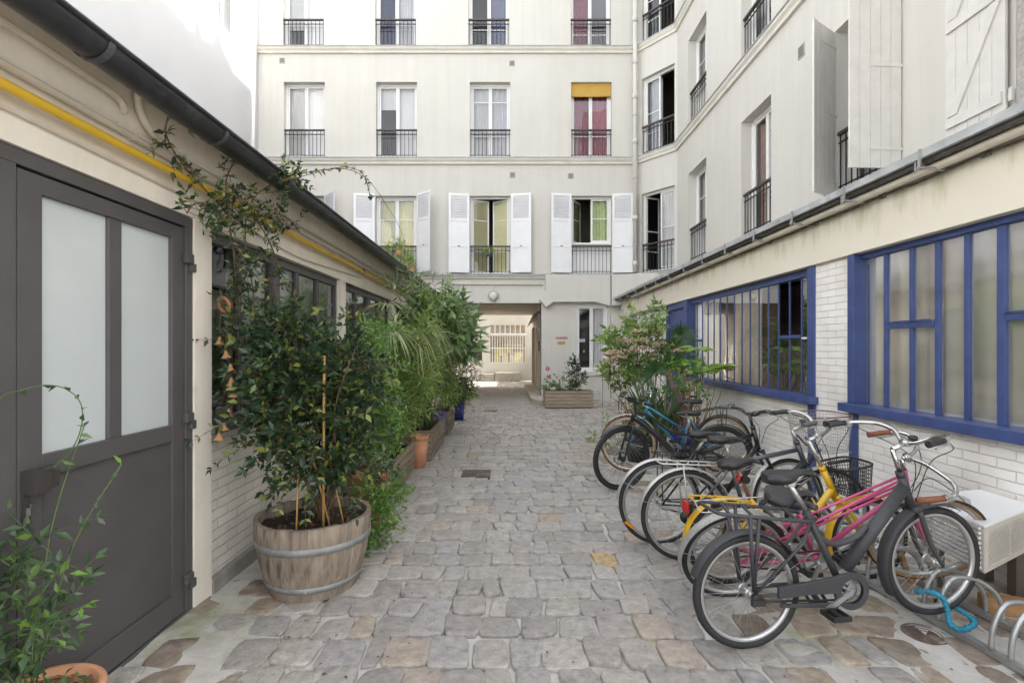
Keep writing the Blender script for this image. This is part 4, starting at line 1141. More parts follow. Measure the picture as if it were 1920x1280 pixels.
def handlebar(par, T, st, pts, gm, bm=None, r=.0115, glen=2, levers=True, bell=None):
    """pts: half bar as (forward, lateral, up) from the stem clamp; the last span is the grip"""
    mb = MB(T); half = [Vector((st[0] + a, b, st[1] + c)) for a, b, c in pts]
    R_ = smooth_path(half, 5); L_ = [Vector((p.x, -p.y, p.z)) for p in R_]
    mb.tube(L_[::-1] + R_[1:], r, 10)
    o = build('handlebar', mb, bm or M_chrome, par)
    for side in (1, -1):
        pp = R_ if side > 0 else L_
        g = pp[-6:]
        mb = MB(T); mb.tube(g, [.0165, .0155, .0165, .0155, .0165, .0175], 12); build('grip', mb, gm, o)
        if levers:
            mb = MB(T); q = pp[-7]; e = pp[-1]; d = (e - q).normalized(); f = Vector((.035, 0, -.02))
            mb.tube([q, q + f * .8, q + f + d * .05, q + f * 1.15 + d * .115], [.007, .006, .005, .006], 6); mb.box(q.x - .012, q.x + .014, q.y - .012, q.y + .012, q.z - .014, q.z + .014)
            build('brake_lever', mb, M_galv, o)
    if bell:
        mb = MB(T); c = R_[3] if bell > 0 else L_[3]; mb.sphere((c.x + .01, c.y, c.z + .028), .024, 12, (1, 1, .7)); build('bell', mb, M_black, o)
    return o

def bike(label, M, sp):
    r = sp['r']; t = thing('bicycle', label, 'bicycle', group='bicycles parked in a row along the right side', M=M)
    T0 = TP(M); fm = sp['fm']; ra = sp.get('ra', (0, r)); fa = sp['fa']; ht, hb = sp['ht'], sp['hb']; BB, ST = sp['BB'], sp['ST']
    # steering about the head axis
    ax = Vector((ht[0] - hb[0], 0, ht[1] - hb[1])).normalized(); S = Matrix.Translation(Vector((hb[0], 0, hb[1]))) @ Matrix.Rotation(math.radians(sp.get('steer', 0)), 4, ax) @ Matrix.Translation(Vector((-hb[0], 0, -hb[1])))
    T1 = TP(M, S)
    mb = MB(T0); R_ = sp.get('tr', .016)
    mb.tube([(hb[0] - ax.x * .015, 0, hb[1] - ax.z * .015), (ht[0] + ax.x * .015, 0, ht[1] + ax.z * .015)], R_ * 1.15, 12)
    mb.tube([(BB[0], 0, BB[1]), (ST[0], 0, ST[1])], R_ * .95, 12)
    mb.tube([(BB[0], -.036, BB[1]), (BB[0], .036, BB[1])], .021, 14)
    for a, b, rr in sp['tubes']: mb.tube(smooth_path([(p[0], 0, p[1]) for p in a], 5) if len(a) > 2 else [(p[0], 0, p[1]) for p in a], rr, 12) if b == 0 else [mb.tube([(a[0][0], s * .012, a[0][1]), (a[1][0], s * b, a[1][1])], rr, 8) for s in (-1, 1)]
    for s in (-1, 1):
        mb.tube([(BB[0] - .03, s * .025, BB[1]), (BB[0] - .14, s * .045, BB[1] + (ra[1] - BB[1]) * .35), (ra[0], s * .06, ra[1])], [.010, .010, .007], 8)
        q = sp.get('SS', ST); mb.tube([(q[0], s * .018, q[1]), (q[0] - .06, s * .042, q[1] - .11), (ra[0], s * .06, ra[1])], [.009, .009, .007], 8)
    build('frame', mb, fm, t)
    mb = MB(T1); cr = .055
    fwd = Vector((ax.z, 0, -ax.x))
    crown = Vector((hb[0], 0, hb[1])) - ax * .025
    rake = crown + (Vector((fa[0], 0, fa[1])) - crown) * .62 - fwd * (.012 if sp.get('rake', 1) else 0)
    mb.tube([crown + Vector((0, -.05, 0)), crown + Vector((0, .05, 0))], .017, 10)
    for s in (-1, 1): mb.tube(smooth_path([crown + Vector((0, s * .046, 0)), rake + Vector((0, s * .05, 0)), Vector((fa[0], s * .054, fa[1]))], 5), [.0135] * 6 + [.012, .011, .010, .009, .009], 10)
    mb.tube([Vector((ht[0], 0, ht[1])), Vector((ht[0], 0, ht[1])) + ax * .03], R_ * 1.2, 12)
    mb.tube([crown, Vector((ht[0], 0, ht[1])) + ax * .01], R_ * .8, 10)
    build('fork', mb, sp.get('forkm', fm), t)
    wheel(t, T0, ra, r, rim=sp.get('rim'), tyre=sp.get('tyre'), tw=sp.get('tw', .019), sprocket=sp.get('sprocket', False), spoke=sp.get('spoke'), wall_=sp.get('wall'))
    wheel(t, T1, fa, r, rim=sp.get('rim'), tyre=sp.get('tyre'), tw=sp.get('tw', .019), disc=sp.get('disc', False), spoke=sp.get('spoke'), wall_=sp.get('wallf', sp.get('wall')))
    if 'rg' in sp: arc_guard(t, T0, ra, r + .022, *sp['rg'], w=sp.get('gw', .028), stays=sp.get('rs', (150,)))
    if 'fg' in sp: arc_guard(t, T1, fa, r + .022, *sp['fg'], w=sp.get('gw', .028), stays=sp.get('fs', (200,)))
    saddle(t, T0, sp['sad'], sp.get('sp', 0), post=ST, pm=sp.get('pm'), L=sp.get('sl', .27), W=sp.get('sw', .085))
    # stem and bar turn with the fork
    stp = sp['stem']
    mb = MB(T1); a = Vector((ht[0], 0, ht[1])) + ax * .02; k = sp.get('quill', Vector((stp[0], 0, stp[1])) - a)
    k = a + ax * (Vector((stp[0], 0, stp[1])) - a).dot(ax)
    mb.tube([a, k], .0125, 10); mb.tube([k - ax * .004, Vector((stp[0], 0, stp[1]))], .0135, 10); mb.tube([(stp[0], -.022, stp[1]), (stp[0], .022, stp[1])], .018, 12)
    hbar = handlebar(t, T1, stp, sp['bar'], sp.get('gm', M_black), sp.get('bm'), bell=sp.get('bell'))
    build('stem', mb, sp.get('bm') or M_chrome, hbar)
    # crankset, pedals, chain
    mb = MB(T0); cy = -.048; cr = sp.get('cr', .085); ca = math.radians(sp.get('ca', 215))
    mb.lathe([(cr - .012, 0), (cr, 0), (cr, .004), (cr - .012, .004), (cr - .012, 0)], (BB[0], cy, BB[1]), 32, (0, 1, 0))
    for i in range(5): mb.bar((BB[0], cy, BB[1]), (BB[0] + (cr - .008) * math.cos(1.257 * i), cy, BB[1] + (cr - .008) * math.sin(1.257 * i)), .014, .004, up=(0, 1, 0))
    mb.tube([(BB[0], -.075, BB[1]), (BB[0], .075, BB[1])], .010, 10)
    for s in (-1, 1): mb.bar((BB[0], s * .07, BB[1]), (BB[0] - s * .168 * math.cos(ca) * -1, s * .085, BB[1] - s * .168 * math.sin(ca) * -1), .024, .012, up=(0, 1, 0))
    cs = build('crankset', mb, sp.get('cm', M_galv), t)
    for s in (-1, 1):
        px, pz_ = BB[0] + s * .168 * math.cos(ca), BB[1] + s * .168 * math.sin(ca)
        mb = MB(T0)
        for y0, y1, x0, x1 in ((.095, .105, -.05, .05), (.18, .19, -.05, .05), (.105, .18, -.05, -.04), (.105, .18, .04, .05), (.105, .18, -.012, .012)):
            mb.box(px + x0, px + x1, min(s * y0, s * y1), max(s * y0, s * y1), pz_ - .013, pz_ + .013)
        build('pedal', mb, M_black, cs, bevel=.003)
    mb = MB(T0); rr = .035
    d = Vector((BB[0] - ra[0], 0, BB[1] - ra[1])).normalized(); nrm = Vector((-d.z, 0, d.x))
    for s in (1, -1): mb.bar(Vector((ra[0], cy + .002, ra[1])) + nrm * s * rr, Vector((BB[0], cy + .002, BB[1])) + nrm * s * (cr - .002), .006, .009, up=nrm)
    build('chain', mb, M_dkmetal, t)
    # cables
    mb = MB(T1)
    for s in (-1, 1):
        q = sp['bar'][-2]; a = Vector((stp[0] + q[0] + .03, s * q[1], stp[1] + q[2] - .01))
        mb.tube(smooth_path([a, a + Vector((.09, -s * .06, -.05)), Vector((stp[0] + .10, s * .05, stp[1] - .10)), Vector((hb[0] + .02, s * .015, hb[1] + .03))], 7), .0026, 5)
    build('cable', mb, M_black, hbar)
    if 'rack' in sp: rack(t, T0, **sp['rack'])
    return t, T0, T1

def rack(t, T, x0, x1, z0, z1, w, m, r=.006, legs=(), cross=4, axle=None, loop=False):
    mb = MB(T); zz = lambda x: z0 + (z1 - z0) * (x - x0) / (x1 - x0)
    mb.tube([(x1, w * .55, z1), (x1 - .06, w, zz(x1 - .06)), (x0 + .02, w, zz(x0 + .02)), (x0, w * .8, z0), (x0, -w * .8, z0), (x0 + .02, -w, zz(x0 + .02)), (x1 - .06, -w, zz(x1 - .06)), (x1, -w * .55, z1)], r, 8)
    for k in range(cross): x = x0 + (x1 - x0) * (k + .8) / (cross + .6); mb.tube([(x + .03, w, zz(x)), (x - .03, -w, zz(x))], r * .85, 6)
    if axle:
        for x in legs:
            for s in (-1, 1): mb.tube([(x, s * w, zz(x)), (axle[0], s * .062, axle[1] + .02)], r, 8)
    return build('luggage_rack', mb, m, t)

def basket(t, T, c, sx, sy, h, m, taper=.8, n=9, rim=None, tilt=0, r=.0016, name='basket'):
    mb = MB(T); ct, st_ = math.cos(tilt), math.sin(tilt)
    def q(u, v, z):
        k = taper + (1 - taper) * z; x, zz = u * sx * k, z * h
        return (c[0] + x * ct - zz * st_, c[1] + v * sy * k, c[2] + x * st_ + zz * ct)
    def rr_(z):
        o = []
        for a in range(28):
            an = 2 * PI * a / 28; cc, ss = math.cos(an), math.sin(an); k = (abs(cc) ** 4 + abs(ss) ** 4) ** -.25; o.append(q(cc * k, ss * k, z))
        return o
    for i in range(n): mb.tube(rr_(i / (n - 1)), r, 4, closed=True)
    for a in range(56):
        an = 2 * PI * a / 56; cc, ss = math.cos(an), math.sin(an); k = (abs(cc) ** 4 + abs(ss) ** 4) ** -.25
        mb.tube([q(cc * k, ss * k, 0), q(cc * k, ss * k, 1)], r * .9, 4, cap=False)
    for i in range(9):
        v = -1 + 2 * i / 8; mb.tube([q(-.95, v * .95, 0), q(.95, v * .95, 0)], r, 4, cap=False); mb.tube([q(v * .95, -.95, 0), q(v * .95, .95, 0)], r, 4, cap=False)
    o = build(name, mb, m, t)
    mb = MB(T); mb.tube(rr_(1.0), r * 3.4, 6, closed=True); build('basket_rim', mb, rim or m, o)
    return o

def place(x, y, yaw, roll=0, pitch=0, z=0):
    return Matrix.Translation((x, y, z)) @ Matrix.Rotation(math.radians(yaw), 4, 'Z') @ Matrix.Rotation(math.radians(roll), 4, 'X') @ Matrix.Rotation(math.radians(-pitch), 4, 'Y')

SWEPT = [(0, 0, 0), (.02, .05, .01), (.05, .12, .05), (.03, .21, .075), (-.04, .27, .075), (-.10, .30, .068), (-.20, .315, .055)]
RISER = [(0, 0, 0), (.0, .06, .0), (.0, .12, .03), (-.01, .20, .04), (-.03, .25, .04), (-.06, .31, .038)]
FLAT = [(0, 0, 0), (0, .08, 0), (-.005, .15, .005), (-.015, .20, .005), (-.03, .31, .005)]

# nearest: matt charcoal step-through city bike, its front wheel up in the rack
t, T0, T1 = bike('matt charcoal step-through bicycle with luggage rack and full chain guard, nearest of the row', place(1.227, 2.648, 8), dict(
    r=.296, ra=(0, .295), fa=(1.096, .389), ht=(.905, .854), hb=(.962, .700), BB=(.543, .285), ST=(.334, .70), SS=(.352, .655), fm=M_grey_bike, tr=.019, tw=.021,
    tubes=[([(.925, .80), (.562, .375)], 0, .033), ([(.405, .552), (.47, .518), (.545, .515), (.635, .545), (.69, .60)], 0, .0165)],
    sad=(.235, .905), sp=.10, sl=.285, sw=.095, stem=(.93, 1.035), bar=SWEPT, gm=M_black, bell=-1,
    rg=(18, 162, M_grey_bike), rs=(28,), fg=(62, 212, M_grey_bike), fs=(), gw=.036, ca=25, cr=.052, rim=M_alu, spoke=M_galv,
    rack=dict(x0=-.215, x1=.345, z0=.735, z1=.665, w=.105, m=M_grey_bike, r=.0095, legs=(-.05, .0), cross=4, axle=(0, .30))))
mb = MB(T0)           # chain case: long tongue and ring round the chainwheel
y0, y1 = -.075, -.058
hole = ((.545, .29), .062)
# ring face built as strips between the outer outline and the hole
n = 48; H = [(hole[0][0] + hole[1] * math.cos(2 * PI * k / n), hole[0][1] + hole[1] * math.sin(2 * PI * k / n)) for k in range(n)]
O = []
for k in range(n):
    a = 2 * PI * k / n; O.append((hole[0][0] + .096 * math.cos(a), hole[0][1] + .096 * math.sin(a)))
for yy in (y0, y1):
    A = [mb.P((p[0], yy, p[1])) for p in H]; B = [mb.P((p[0], yy, p[1])) for p in O]
    for k in range(n): mb.F((A[k], A[(k + 1) % n], B[(k + 1) % n], B[k]))
A = [mb.P((p[0], y0, p[1])) for p in O]; B = [mb.P((p[0], y1, p[1])) for p in O]
for k in range(n): mb.F((A[k], A[(k + 1) % n], B[(k + 1) % n], B[k]), True)
mb.prism([(.13, y0 - .001, .338), (.30, y0 - .001, .352), (.46, y0 - .001, .372), (.54, y0 - .001, .388), (.475, y0 - .001, .335), (.45, y0 - .001, .285), (.30, y0 - .001, .288), (.13, y0 - .001, .278)], (0, y1 - y0 + .002, 0))
mb.prism([(.14, y0, .252), (.47, y0, .238), (.47, y0, .212), (.14, y0, .232)], (0, .012, 0))
build('chain_guard', mb, M_grey_bike, t, bevel=.003)
mb = MB(T0)
mb.tube([(0, -.07, .295), (0, -.105, .295)], .022, 12); mb.box(-.04, .03, -.115, -.095, .27, .30); mb.tube([(-.01, -.1, .272), (.10, -.1, .285), (.17, -.1, .26)], .004, 6)
build('hub_gear', mb, M_dkmetal, t)
mb = MB(T0); mb.tube([(.36, .02, .72), (.375, -.03, .715)], .016, 10); build('seat_clamp', mb, M_grey_bike, t)

# pink mixte leaning towards it
t, T0, T1 = bike('pink mixte bicycle with dull silver mudguards leaning towards the charcoal one', place(1.40, 3.20, -1, 20, 7), dict(
    r=.315, fa=(1.10, .33), ht=(.93, .79), hb=(.965, .655), BB=(.47, .26), ST=(.36, .60), SS=(.37, .56), fm=M_pink_bike, tr=.014, tw=.017,
    tubes=[([(.96, .70), (.48, .28)], 0, .014), ([(.935, .775), (.06, .36)], .05, .0072), ([(.95, .72), (.33, .44)], .02, .0072)],
    sad=(.30, .74), sp=.0, stem=(.93, .90), sl=.27, sw=.10, bar=[(0, 0, 0), (.06, .06, -.0), (.10, .13, -.01), (.12, .20, -.015), (.10, .27, -.02), (.04, .30, -.03), (-.08, .30, -.05)], gm=M_brown,
    rg=(20, 195, M_oldg), rs=(165, 100), fg=(60, 205, M_oldg), fs=(195,), gw=.03, ca=70, wallf=M_tan, steer=-12,
    rack=dict(x0=-.22, x1=.20, z0=.70, z1=.68, w=.055, m=M_alu, r=.0035, legs=(-.05,), cross=4, axle=(0, .33))))
mb = MB(T0); mb.sphere((.36, -.0, .66), .055, 14, (1.5, .8, .75)); mb.m = 1; mb.ring((.42, 0, .665), (1, .1, .2), .048, .004, 20, 5); build('saddle_bag', mb, [mat('navy_saddle_bag', (.018, .02, .035), .45, var=.2), mat('yellow_band', (.55, .36, .05), .6)], t)

# small yellow bike
t, T0, T1 = bike('small yellow bicycle with yellow rack, red rear reflector and black wire basket', place(1.43, 3.37, 4), dict(
    r=.275, fa=(.985, .275), ht=(.665, .735), hb=(.745, .575), BB=(.40, .265), ST=(.155, .555), SS=(.17, .53), fm=M_yel_bike, tr=.019, tw=.02,
    tubes=[([(.735, .62), (.56, .40), (.41, .28)], 0, .023)],
    sad=(.075, .815), sp=.12, sl=.27, sw=.10, pm=mat('rusty_post', (.33, .20, .14), .5, .5, var=.3, vscale=30), stem=(.625, .965), bm=M_alu,
    bar=[(0, 0, 0), (.02, .05, .03), (.03, .12, .10), (.0, .20, .13), (-.05, .25, .13), (-.14, .27, .12)],
    rg=(10, 188, M_yel_bike), rs=(150,), fg=(60, 205, M_yel_bike), fs=(195,), gw=.034, ca=120,
    rack=dict(x0=-.24, x1=.14, z0=.565, z1=.545, w=.07, m=M_yel_bike, r=.006, legs=(-.07,), cross=4, axle=(0, .30))))
mb = MB(T0); mb.box(-.285, -.27, -.04, .04, .475, .55); mb.m = 1; mb.box(-.27, -.235, -.03, .03, .50, .54); build('reflector', mb, [M_red, M_black], t, bevel=.004)
basket(t, T1, (.85, 0, .60), .12, .14, .18, M_black, taper=.78, rim=M_black, tilt=.18, n=8, r=.0024)
mb = MB(T1); mb.tube([(.70, .0, .78), (.86, 0, .80)], .012); mb.tube([(.63, .03, .92), (.68, .03, .80)], .005); mb.tube([(.86, 0, .80), (.89, 0, .58), (.90, 0, .52)], .008); mb.sphere((.90, 0, .52), .03, 12); build('front_light', mb, M_black, t)
mb = MB(T0); mb.tube([(.11, -.02, .69), (.11, -.05, .69)], .026, 12); mb.m = 1; mb.tube([(.09, -.0, .69), (.07, .0, .69)], .022, 12); build('rear_light', mb, [M_black, M_red], t)

# slate trekking bike, silver guards
t, T0, T1 = bike('slate grey trekking bicycle with silver rack and mudguards between the yellow and black ones', place(1.285, 3.74, 3), dict(
    r=.33, fa=(1.07, .33), ht=(.845, .84), hb=(.905, .68), BB=(.46, .285), ST=(.335, .735), fm=M_slate_bike, tr=.0165, tw=.017,
    tubes=[([(.855, .80), (.345, .70)], 0, .0165), ([(.895, .71), (.47, .30)], 0, .019)],
    sad=(.30, .90), stem=(.885, .975), bar=SWEPT, bm=M_alu, gm=mat('grey_grip', (.10, .10, .10), .6), sprocket=True, bell=1,
    rg=(20, 178, M_silverg), rs=(160,), fg=(70, 200, M_silverg), fs=(190,), gw=.026, ca=160,
    rack=dict(x0=-.20, x1=.24, z0=.72, z1=.70, w=.06, m=M_silverg, r=.006, legs=(-.04,), cross=5, axle=(0, .34))))
mb = MB(T0); mb.box(-.02, .04, -.075, -.05, .20, .26); mb.ring((.03, -.06, .19), (0, 1, 0), .02, .005, 16, 5); mb.tube([(.0, -.06, .3), (.03, -.06, .24)], .008); build('derailleur', mb, M_dkmetal, t)
basket(t, T1, (1.02, 0, .80), .17, .19, .26, M_galv, taper=.82, rim=mat('brown_basket_rim', (.14, .05, .035), .6), tilt=.05, n=12, r=.0013)
mb = MB(T1); mb.tube([(.87, .05, .90), (.95, .05, .82)], .007); mb.tube([(.87, -.05, .90), (.95, -.05, .82)], .007); mb.bar((.90, .0, .66), (1.02, 0, .80), .03, .012); build('basket_bracket', mb, M_black, t)

# black town bike
t, T0, T1 = bike('black bicycle with silver mudguards and a worn black saddle behind the slate grey one', place(1.19, 4.05, 3), dict(
    r=.33, fa=(1.06, .33), ht=(.76, .90), hb=(.80, .755), BB=(.46, .285), ST=(.30, .735), fm=M_blk_bike, tr=.0165, tw=.017,
    tubes=[([(.775, .865), (.305, .71)], 0, .0165), ([(.795, .775), (.47, .30)], 0, .019)],
    sad=(.36, .885), sp=.0, stem=(.745, 1.02), bar=RISER, bm=M_blk_bike, gm=mat('grey_grip', (.10, .10, .10)), steer=8,
    rg=(20, 175, M_silverg), rs=(150,), fg=(65, 200, M_silverg), fs=(190,), gw=.026, ca=200,
    rack=dict(x0=-.05, x1=.24, z0=.72, z1=.70, w=.055, m=M_black, r=.005, legs=(.0,), cross=4, axle=(0, .34))))
mb = MB(T0); mb.box(-.335, -.325, -.02, .02, .13, .17) if False else mb.bar((-.285, -.03, .19), (-.215, -.03, .14), .012, .022, up=(0, 0, 1)); build('reflector', mb, M_orange, t)

# black electric bike, turned the other way
t, T0, T1 = bike('black electric bicycle with disc brake and sloping battery frame facing the wall of plants', place(2.32, 5.60, 181.5), dict(
    r=.35, fa=(1.10, .35), ht=(.955, .885), hb=(.985, .755), BB=(.46, .32), ST=(.36, .66), fm=M_blk_bike, tr=.018, tw=.022,
    tubes=[([(.965, .80), (.72, .60), (.49, .36)], 0, .032), ([(.945, .86), (.78, .80), (.58, .655), (.37, .60)], 0, .0165)],
    sad=(.36, .86), stem=(.975, .975), bar=FLAT, bm=M_black, disc=True, steer=18, cm=M_black, spoke=M_dkmetal, rim=M_black, rake=0,
    rg=(20, 170, M_black), rs=(150,), fg=(50, 150, M_blk_bike), fs=(), gw=.03, ca=100))
mb = MB(T0); mb.bar((.985, -.03, .76), (.91, -.03, .79), .02, .05); build('lime_decal', mb, M_lime, t)
mb = MB(T1); mb.box(.985, 1.03, -.04, .04, .965, 1.02); mb.box(.93, .97, .10, .16, .985, 1.02); build('display', mb, M_black, t, bevel=.005)

# turquoise bike behind it
t, T0, T1 = bike('turquoise bicycle with tan tyre walls and black rear rack among the potted plants', place(2.66, 6.40, 180), dict(
    r=.35, fa=(1.17, .35), ht=(.92, .86), hb=(.96, .72), BB=(.52, .30), ST=(.405, .66), fm=M_blue_bike, tr=.016, tw=.018,
    tubes=[([(.945, .77), (.54, .32)], 0, .017), ([(.935, .82), (.44, .50)], 0, .014)],
    sad=(.385, .90), stem=(.90, 1.0), bar=RISER, wall=M_tan, steer=-20, pm=M_black,
    rg=(15, 185, M_black), rs=(150, 120, 90), fg=(50, 200, M_silverg), fs=(190,), gw=.03, ca=40,
    rack=dict(x0=-.14, x1=.30, z0=.84, z1=.76, w=.055, m=M_black, r=.006, legs=(-.04, .05), cross=4, axle=(0, .36))))
mb = MB(T0); mb.bar((.40, 0, .70), (.40, 0, .66), .05, .05); build('lime_decal', mb, M_lime, t)
mb = MB(T0); mb.sphere((.36, 0, .945), .03, 10, (1.9, .9, .5)); build('saddle_pad', mb, M_saddle, t)

# ---------------------------------------------------------------- bicycle stand, lock, boxed unit, timber, covers
rk = thing('bicycle_stand', 'low galvanised steel bicycle stand with pairs of bent hoops on two rails', 'bike rack', (2.4, 3.4, 0))
rx = lambda y: 2.40 - .10 * (y - 2.6)
for dx in (0, .34):
    mb = MB(); mb.bar((rx(2.35) + dx, 2.35, .035), (rx(4.9) + dx, 4.9, .035), .035, .035); mb.box(rx(2.35) + dx - .03, rx(2.35) + dx + .03, 2.33, 2.37, 0, .055); build('rail', mb, M_galv, rk, bevel=.003)
for yc in (2.50, 2.87, 3.27, 3.67, 4.07, 4.47):
    for s in (-.045, .045):
        mb = MB(); y = yc + s; X = rx(y)
        mb.tube(smooth_path([(X - .01, y, .05), (X + .0, y, .16), (X + .04, y, .25), (X + .09, y, .285), (X + .20, y, .27), (X + .30, y, .20), (X + .34, y, .12), (X + .345, y, .05)], 4), .0125, 10)
        build('hoop', mb, M_galv, rk)
lk = thing('bicycle_lock', 'turquoise fabric sleeved chain lock looped round the charcoal bike front wheel and the stand', 'lock', (2.35, 2.75, .1))
mb = MB(); M_lock = mat('turquoise_fabric', (.02, .22, .33), .7, var=.35, vscale=14, bump=.8, bscale=60)
pth = smooth_path([(2.27, 2.86, .19), (2.29, 2.80, .22), (2.33, 2.76, .21), (2.345, 2.74, .15), (2.34, 2.72, .09), (2.38, 2.71, .06), (2.44, 2.72, .065), (2.49, 2.74, .08), (2.50, 2.78, .09), (2.46, 2.83, .12), (2.40, 2.87, .13)], 8)
mb.tube(pth, [.0135 + .005 * noise.noise(Vector((k * .37, 2, 0))) + .003 * math.sin(k * 1.9) for k in range(len(pth))], 10); build('sleeve', mb, M_lock, lk)
mb = MB(); mb.bar((2.38, 2.87, .13), (2.44, 2.84, .13), .032, .032); build('lock_body', mb, M_black, lk, bevel=.006)

ac = thing('boxed_unit', 'white topped ventilation unit with louvred sides standing by the white brick wall', 'air conditioner', (2.9, 3.1, 0))
C0, C1, C2, C3 = (2.60, 2.80), (2.66, 3.36), (3.23, 3.50), (3.235, 3.16); zb, zt = .31, .565
M_unit = mat('unit_white', (.78, .78, .775), .45, var=.04); M_unitb = mat('unit_beige', (.56, .52, .46), .55, var=.08, stain=(.4, .36, .3), stain_scale=6, stain_lo=.62)
mb = MB(); mb.prism([Vector((*p, zb)) for p in (C0, C3, C2, C1)], (0, 0, zt - zb)); build('casing', mb, M_unitb, ac, bevel=.01)
mb = MB(); mb.prism([Vector((p[0] + dx, p[1] + dy, zt)) for p, dx, dy in ((C0, -.012, -.012), (C3, .0, -.012), (C2, .0, .01), (C1, -.012, .01))], (0, 0, .018)); build('lid', mb, M_unit, ac, bevel=.006)
mb = MB(); a, b = Vector((*C0, 0)), Vector((*C1, 0)); nn = Vector((-(b - a).y, (b - a).x, 0)).normalized(); nn = nn if nn.x < 0 else -nn
for k in range(9): z = zb + .03 + k * .027; mb.bar(a + (b - a) * .04 + nn * .008 + Vector((0, 0, z)), a + (b - a) * .96 + nn * .008 + Vector((0, 0, z)), .014, .017)
build('side_louvre', mb, mat('side_louvre_paint', (.62, .61, .59), .5), ac)
mb = MB(); b = Vector((*C3, 0)); nn = Vector(((b - a).y, -(b - a).x, 0)).normalized()
for f0, f1 in ((.06, .45), (.50, .92)):
    for k in range(15): z = zb + .045 + k * .0125; mb.bar(a + (b - a) * f0 + nn * .003 + Vector((0, 0, z)), a + (b - a) * f1 + nn * .003 + Vector((0, 0, z)), .012, .006)
build('front_louvre', mb, mat('louvre_beige', (.60, .56, .50), .5), ac)
for p in ((2.75, 3.30), (3.18, 3.42), (3.15, 3.18)): mb = MB(); mb.box(p[0] - .03, p[0] + .03, p[1] - .03, p[1] + .03, 0, zb); build('foot', mb, mat('foot_timber', (.12, .09, .07), .8), ac)
M_timb = wood_mat('sawn_timber', (.30, .15, .06), (.50, .29, .13), 0)
tb = thing('timber_offcut', 'offcut of sawn orange timber lying on the ground below the louvred unit', 'timber', (2.9, 3.0, 0))
mb = MB(); mb.bar((2.78, 3.02, .055), (3.2, 2.86, .055), .09, .09); build('beam', mb, M_timb, tb, bevel=.004)
tb = thing('timber_offcut', 'short upright piece of broken timber seen through the spokes of the charcoal bike', 'timber', (2.62, 3.42, 0))
mb = MB(); mb.bar((2.66, 3.40, .0), (2.58, 3.42, .27), .06, .025); mb.bar((2.62, 3.36, .03), (2.78, 3.34, .05), .04, .04); build('plank', mb, M_timb, tb, bevel=.003)

M_cast = mat('cast_iron_cover', (.12, .09, .07), .85, .0, var=.4, vscale=12, bump=.6, stain=(.30, .27, .24), stain_scale=9, stain_lo=.55)
def cover(label, x, y, w, d, rnd_=False):
    t = thing('drain_cover', label, 'drain cover', (x, y, 0))
    mb = MB()
    if rnd_: mb.lathe([(0, .012), (w - .02, .012), (w - .018, .008), (w - .012, .008), (w - .01, .013), (w, .013), (w + .003, -.02)], (x, y, .0), 36)
    else: mb.box(x - w, x + w, y - d, y + d, -.02, .013)
    build('frame', mb, M_cast, t)
    mb = MB()
    if rnd_:
        for rr in (.25, .5, .72): mb.ring((x, y, .013), (0, 0, 1), w * rr, .003, 30, 5)
    else:
        mb.box(x - w + .025, x + w - .025, y - d + .025, y + d - .025, .0135, .0165); mb.ring((x, y, .017), (0, 0, 1), .035, .004, 20, 5)
        for k in range(9): mb.box(x - w + .05 + k * (w * 2 - .1) / 9, x - w + .062 + k * (w * 2 - .1) / 9, y - d + .04, y + d - .04, .017, .0185)
    build('lid', mb, M_cast, t)
s_ = 237 / 1.55; cover('square iron drain cover in the middle of the cobbles', (893 - 955) / s_, 960 / s_, .175, .19)
s_ = 119 / 1.55; cover('small iron drain cover further along before the passage', (920 - 955) / s_, 960 / s_, .16, .15)
cover('round rusty iron cover in the mortar beside the bicycle stand', 2.24, 2.76, .105, 0, True)

# ---------------------------------------------------------------- plants
L_jas = leaf_mat('jasmine_leaf', (.018, .042, .024), (.048, .092, .038), (.24, .27, .06), .28)
L_bright = leaf_mat('bright_leaf', (.085, .19, .04), (.18, .33, .07), (.27, .40, .10), .42)
L_bamboo = leaf_mat('bamboo_leaf', (.11, .19, .045), (.22, .33, .075), (.36, .38, .13), .45)
L_big = leaf_mat('broad_leaf', (.09, .16, .065), (.20, .30, .12), (.32, .40, .20), .35)
L_dk = leaf_mat('dark_leaf', (0.024, 0.050, 0.024), (0.054, 0.096, 0.038), None, .42)
L_hyd = leaf_mat('hydrangea_leaf', (0.115, 0.196, 0.046), (0.241, 0.356, 0.103), (0.380, 0.460, 0.172), .45)
L_lime = leaf_mat('lime_leaf', (.20, .33, .05), (.33, .48, .11), None, .45)
L_strap = leaf_mat('strap_leaf', (0.072, 0.143, 0.058), (0.143, 0.234, 0.104), (0.260, 0.273, 0.130), .4)
L_palm = leaf_mat('palm_frond', (0.130, 0.195, 0.078), (0.312, 0.338, 0.156), (0.520, 0.416, 0.195), .5)
L_head = leaf_mat('dried_flower', (.38, .24, .17), (.58, .44, .33), (.50, .47, .26), .8)
M_petal = mat('rose_petal', (.62, .05, .12), .6, var=.2)

def rv(R): return Vector((R.gauss(0, 1), R.gauss(0, 1), R.gauss(0, 1))).normalized()

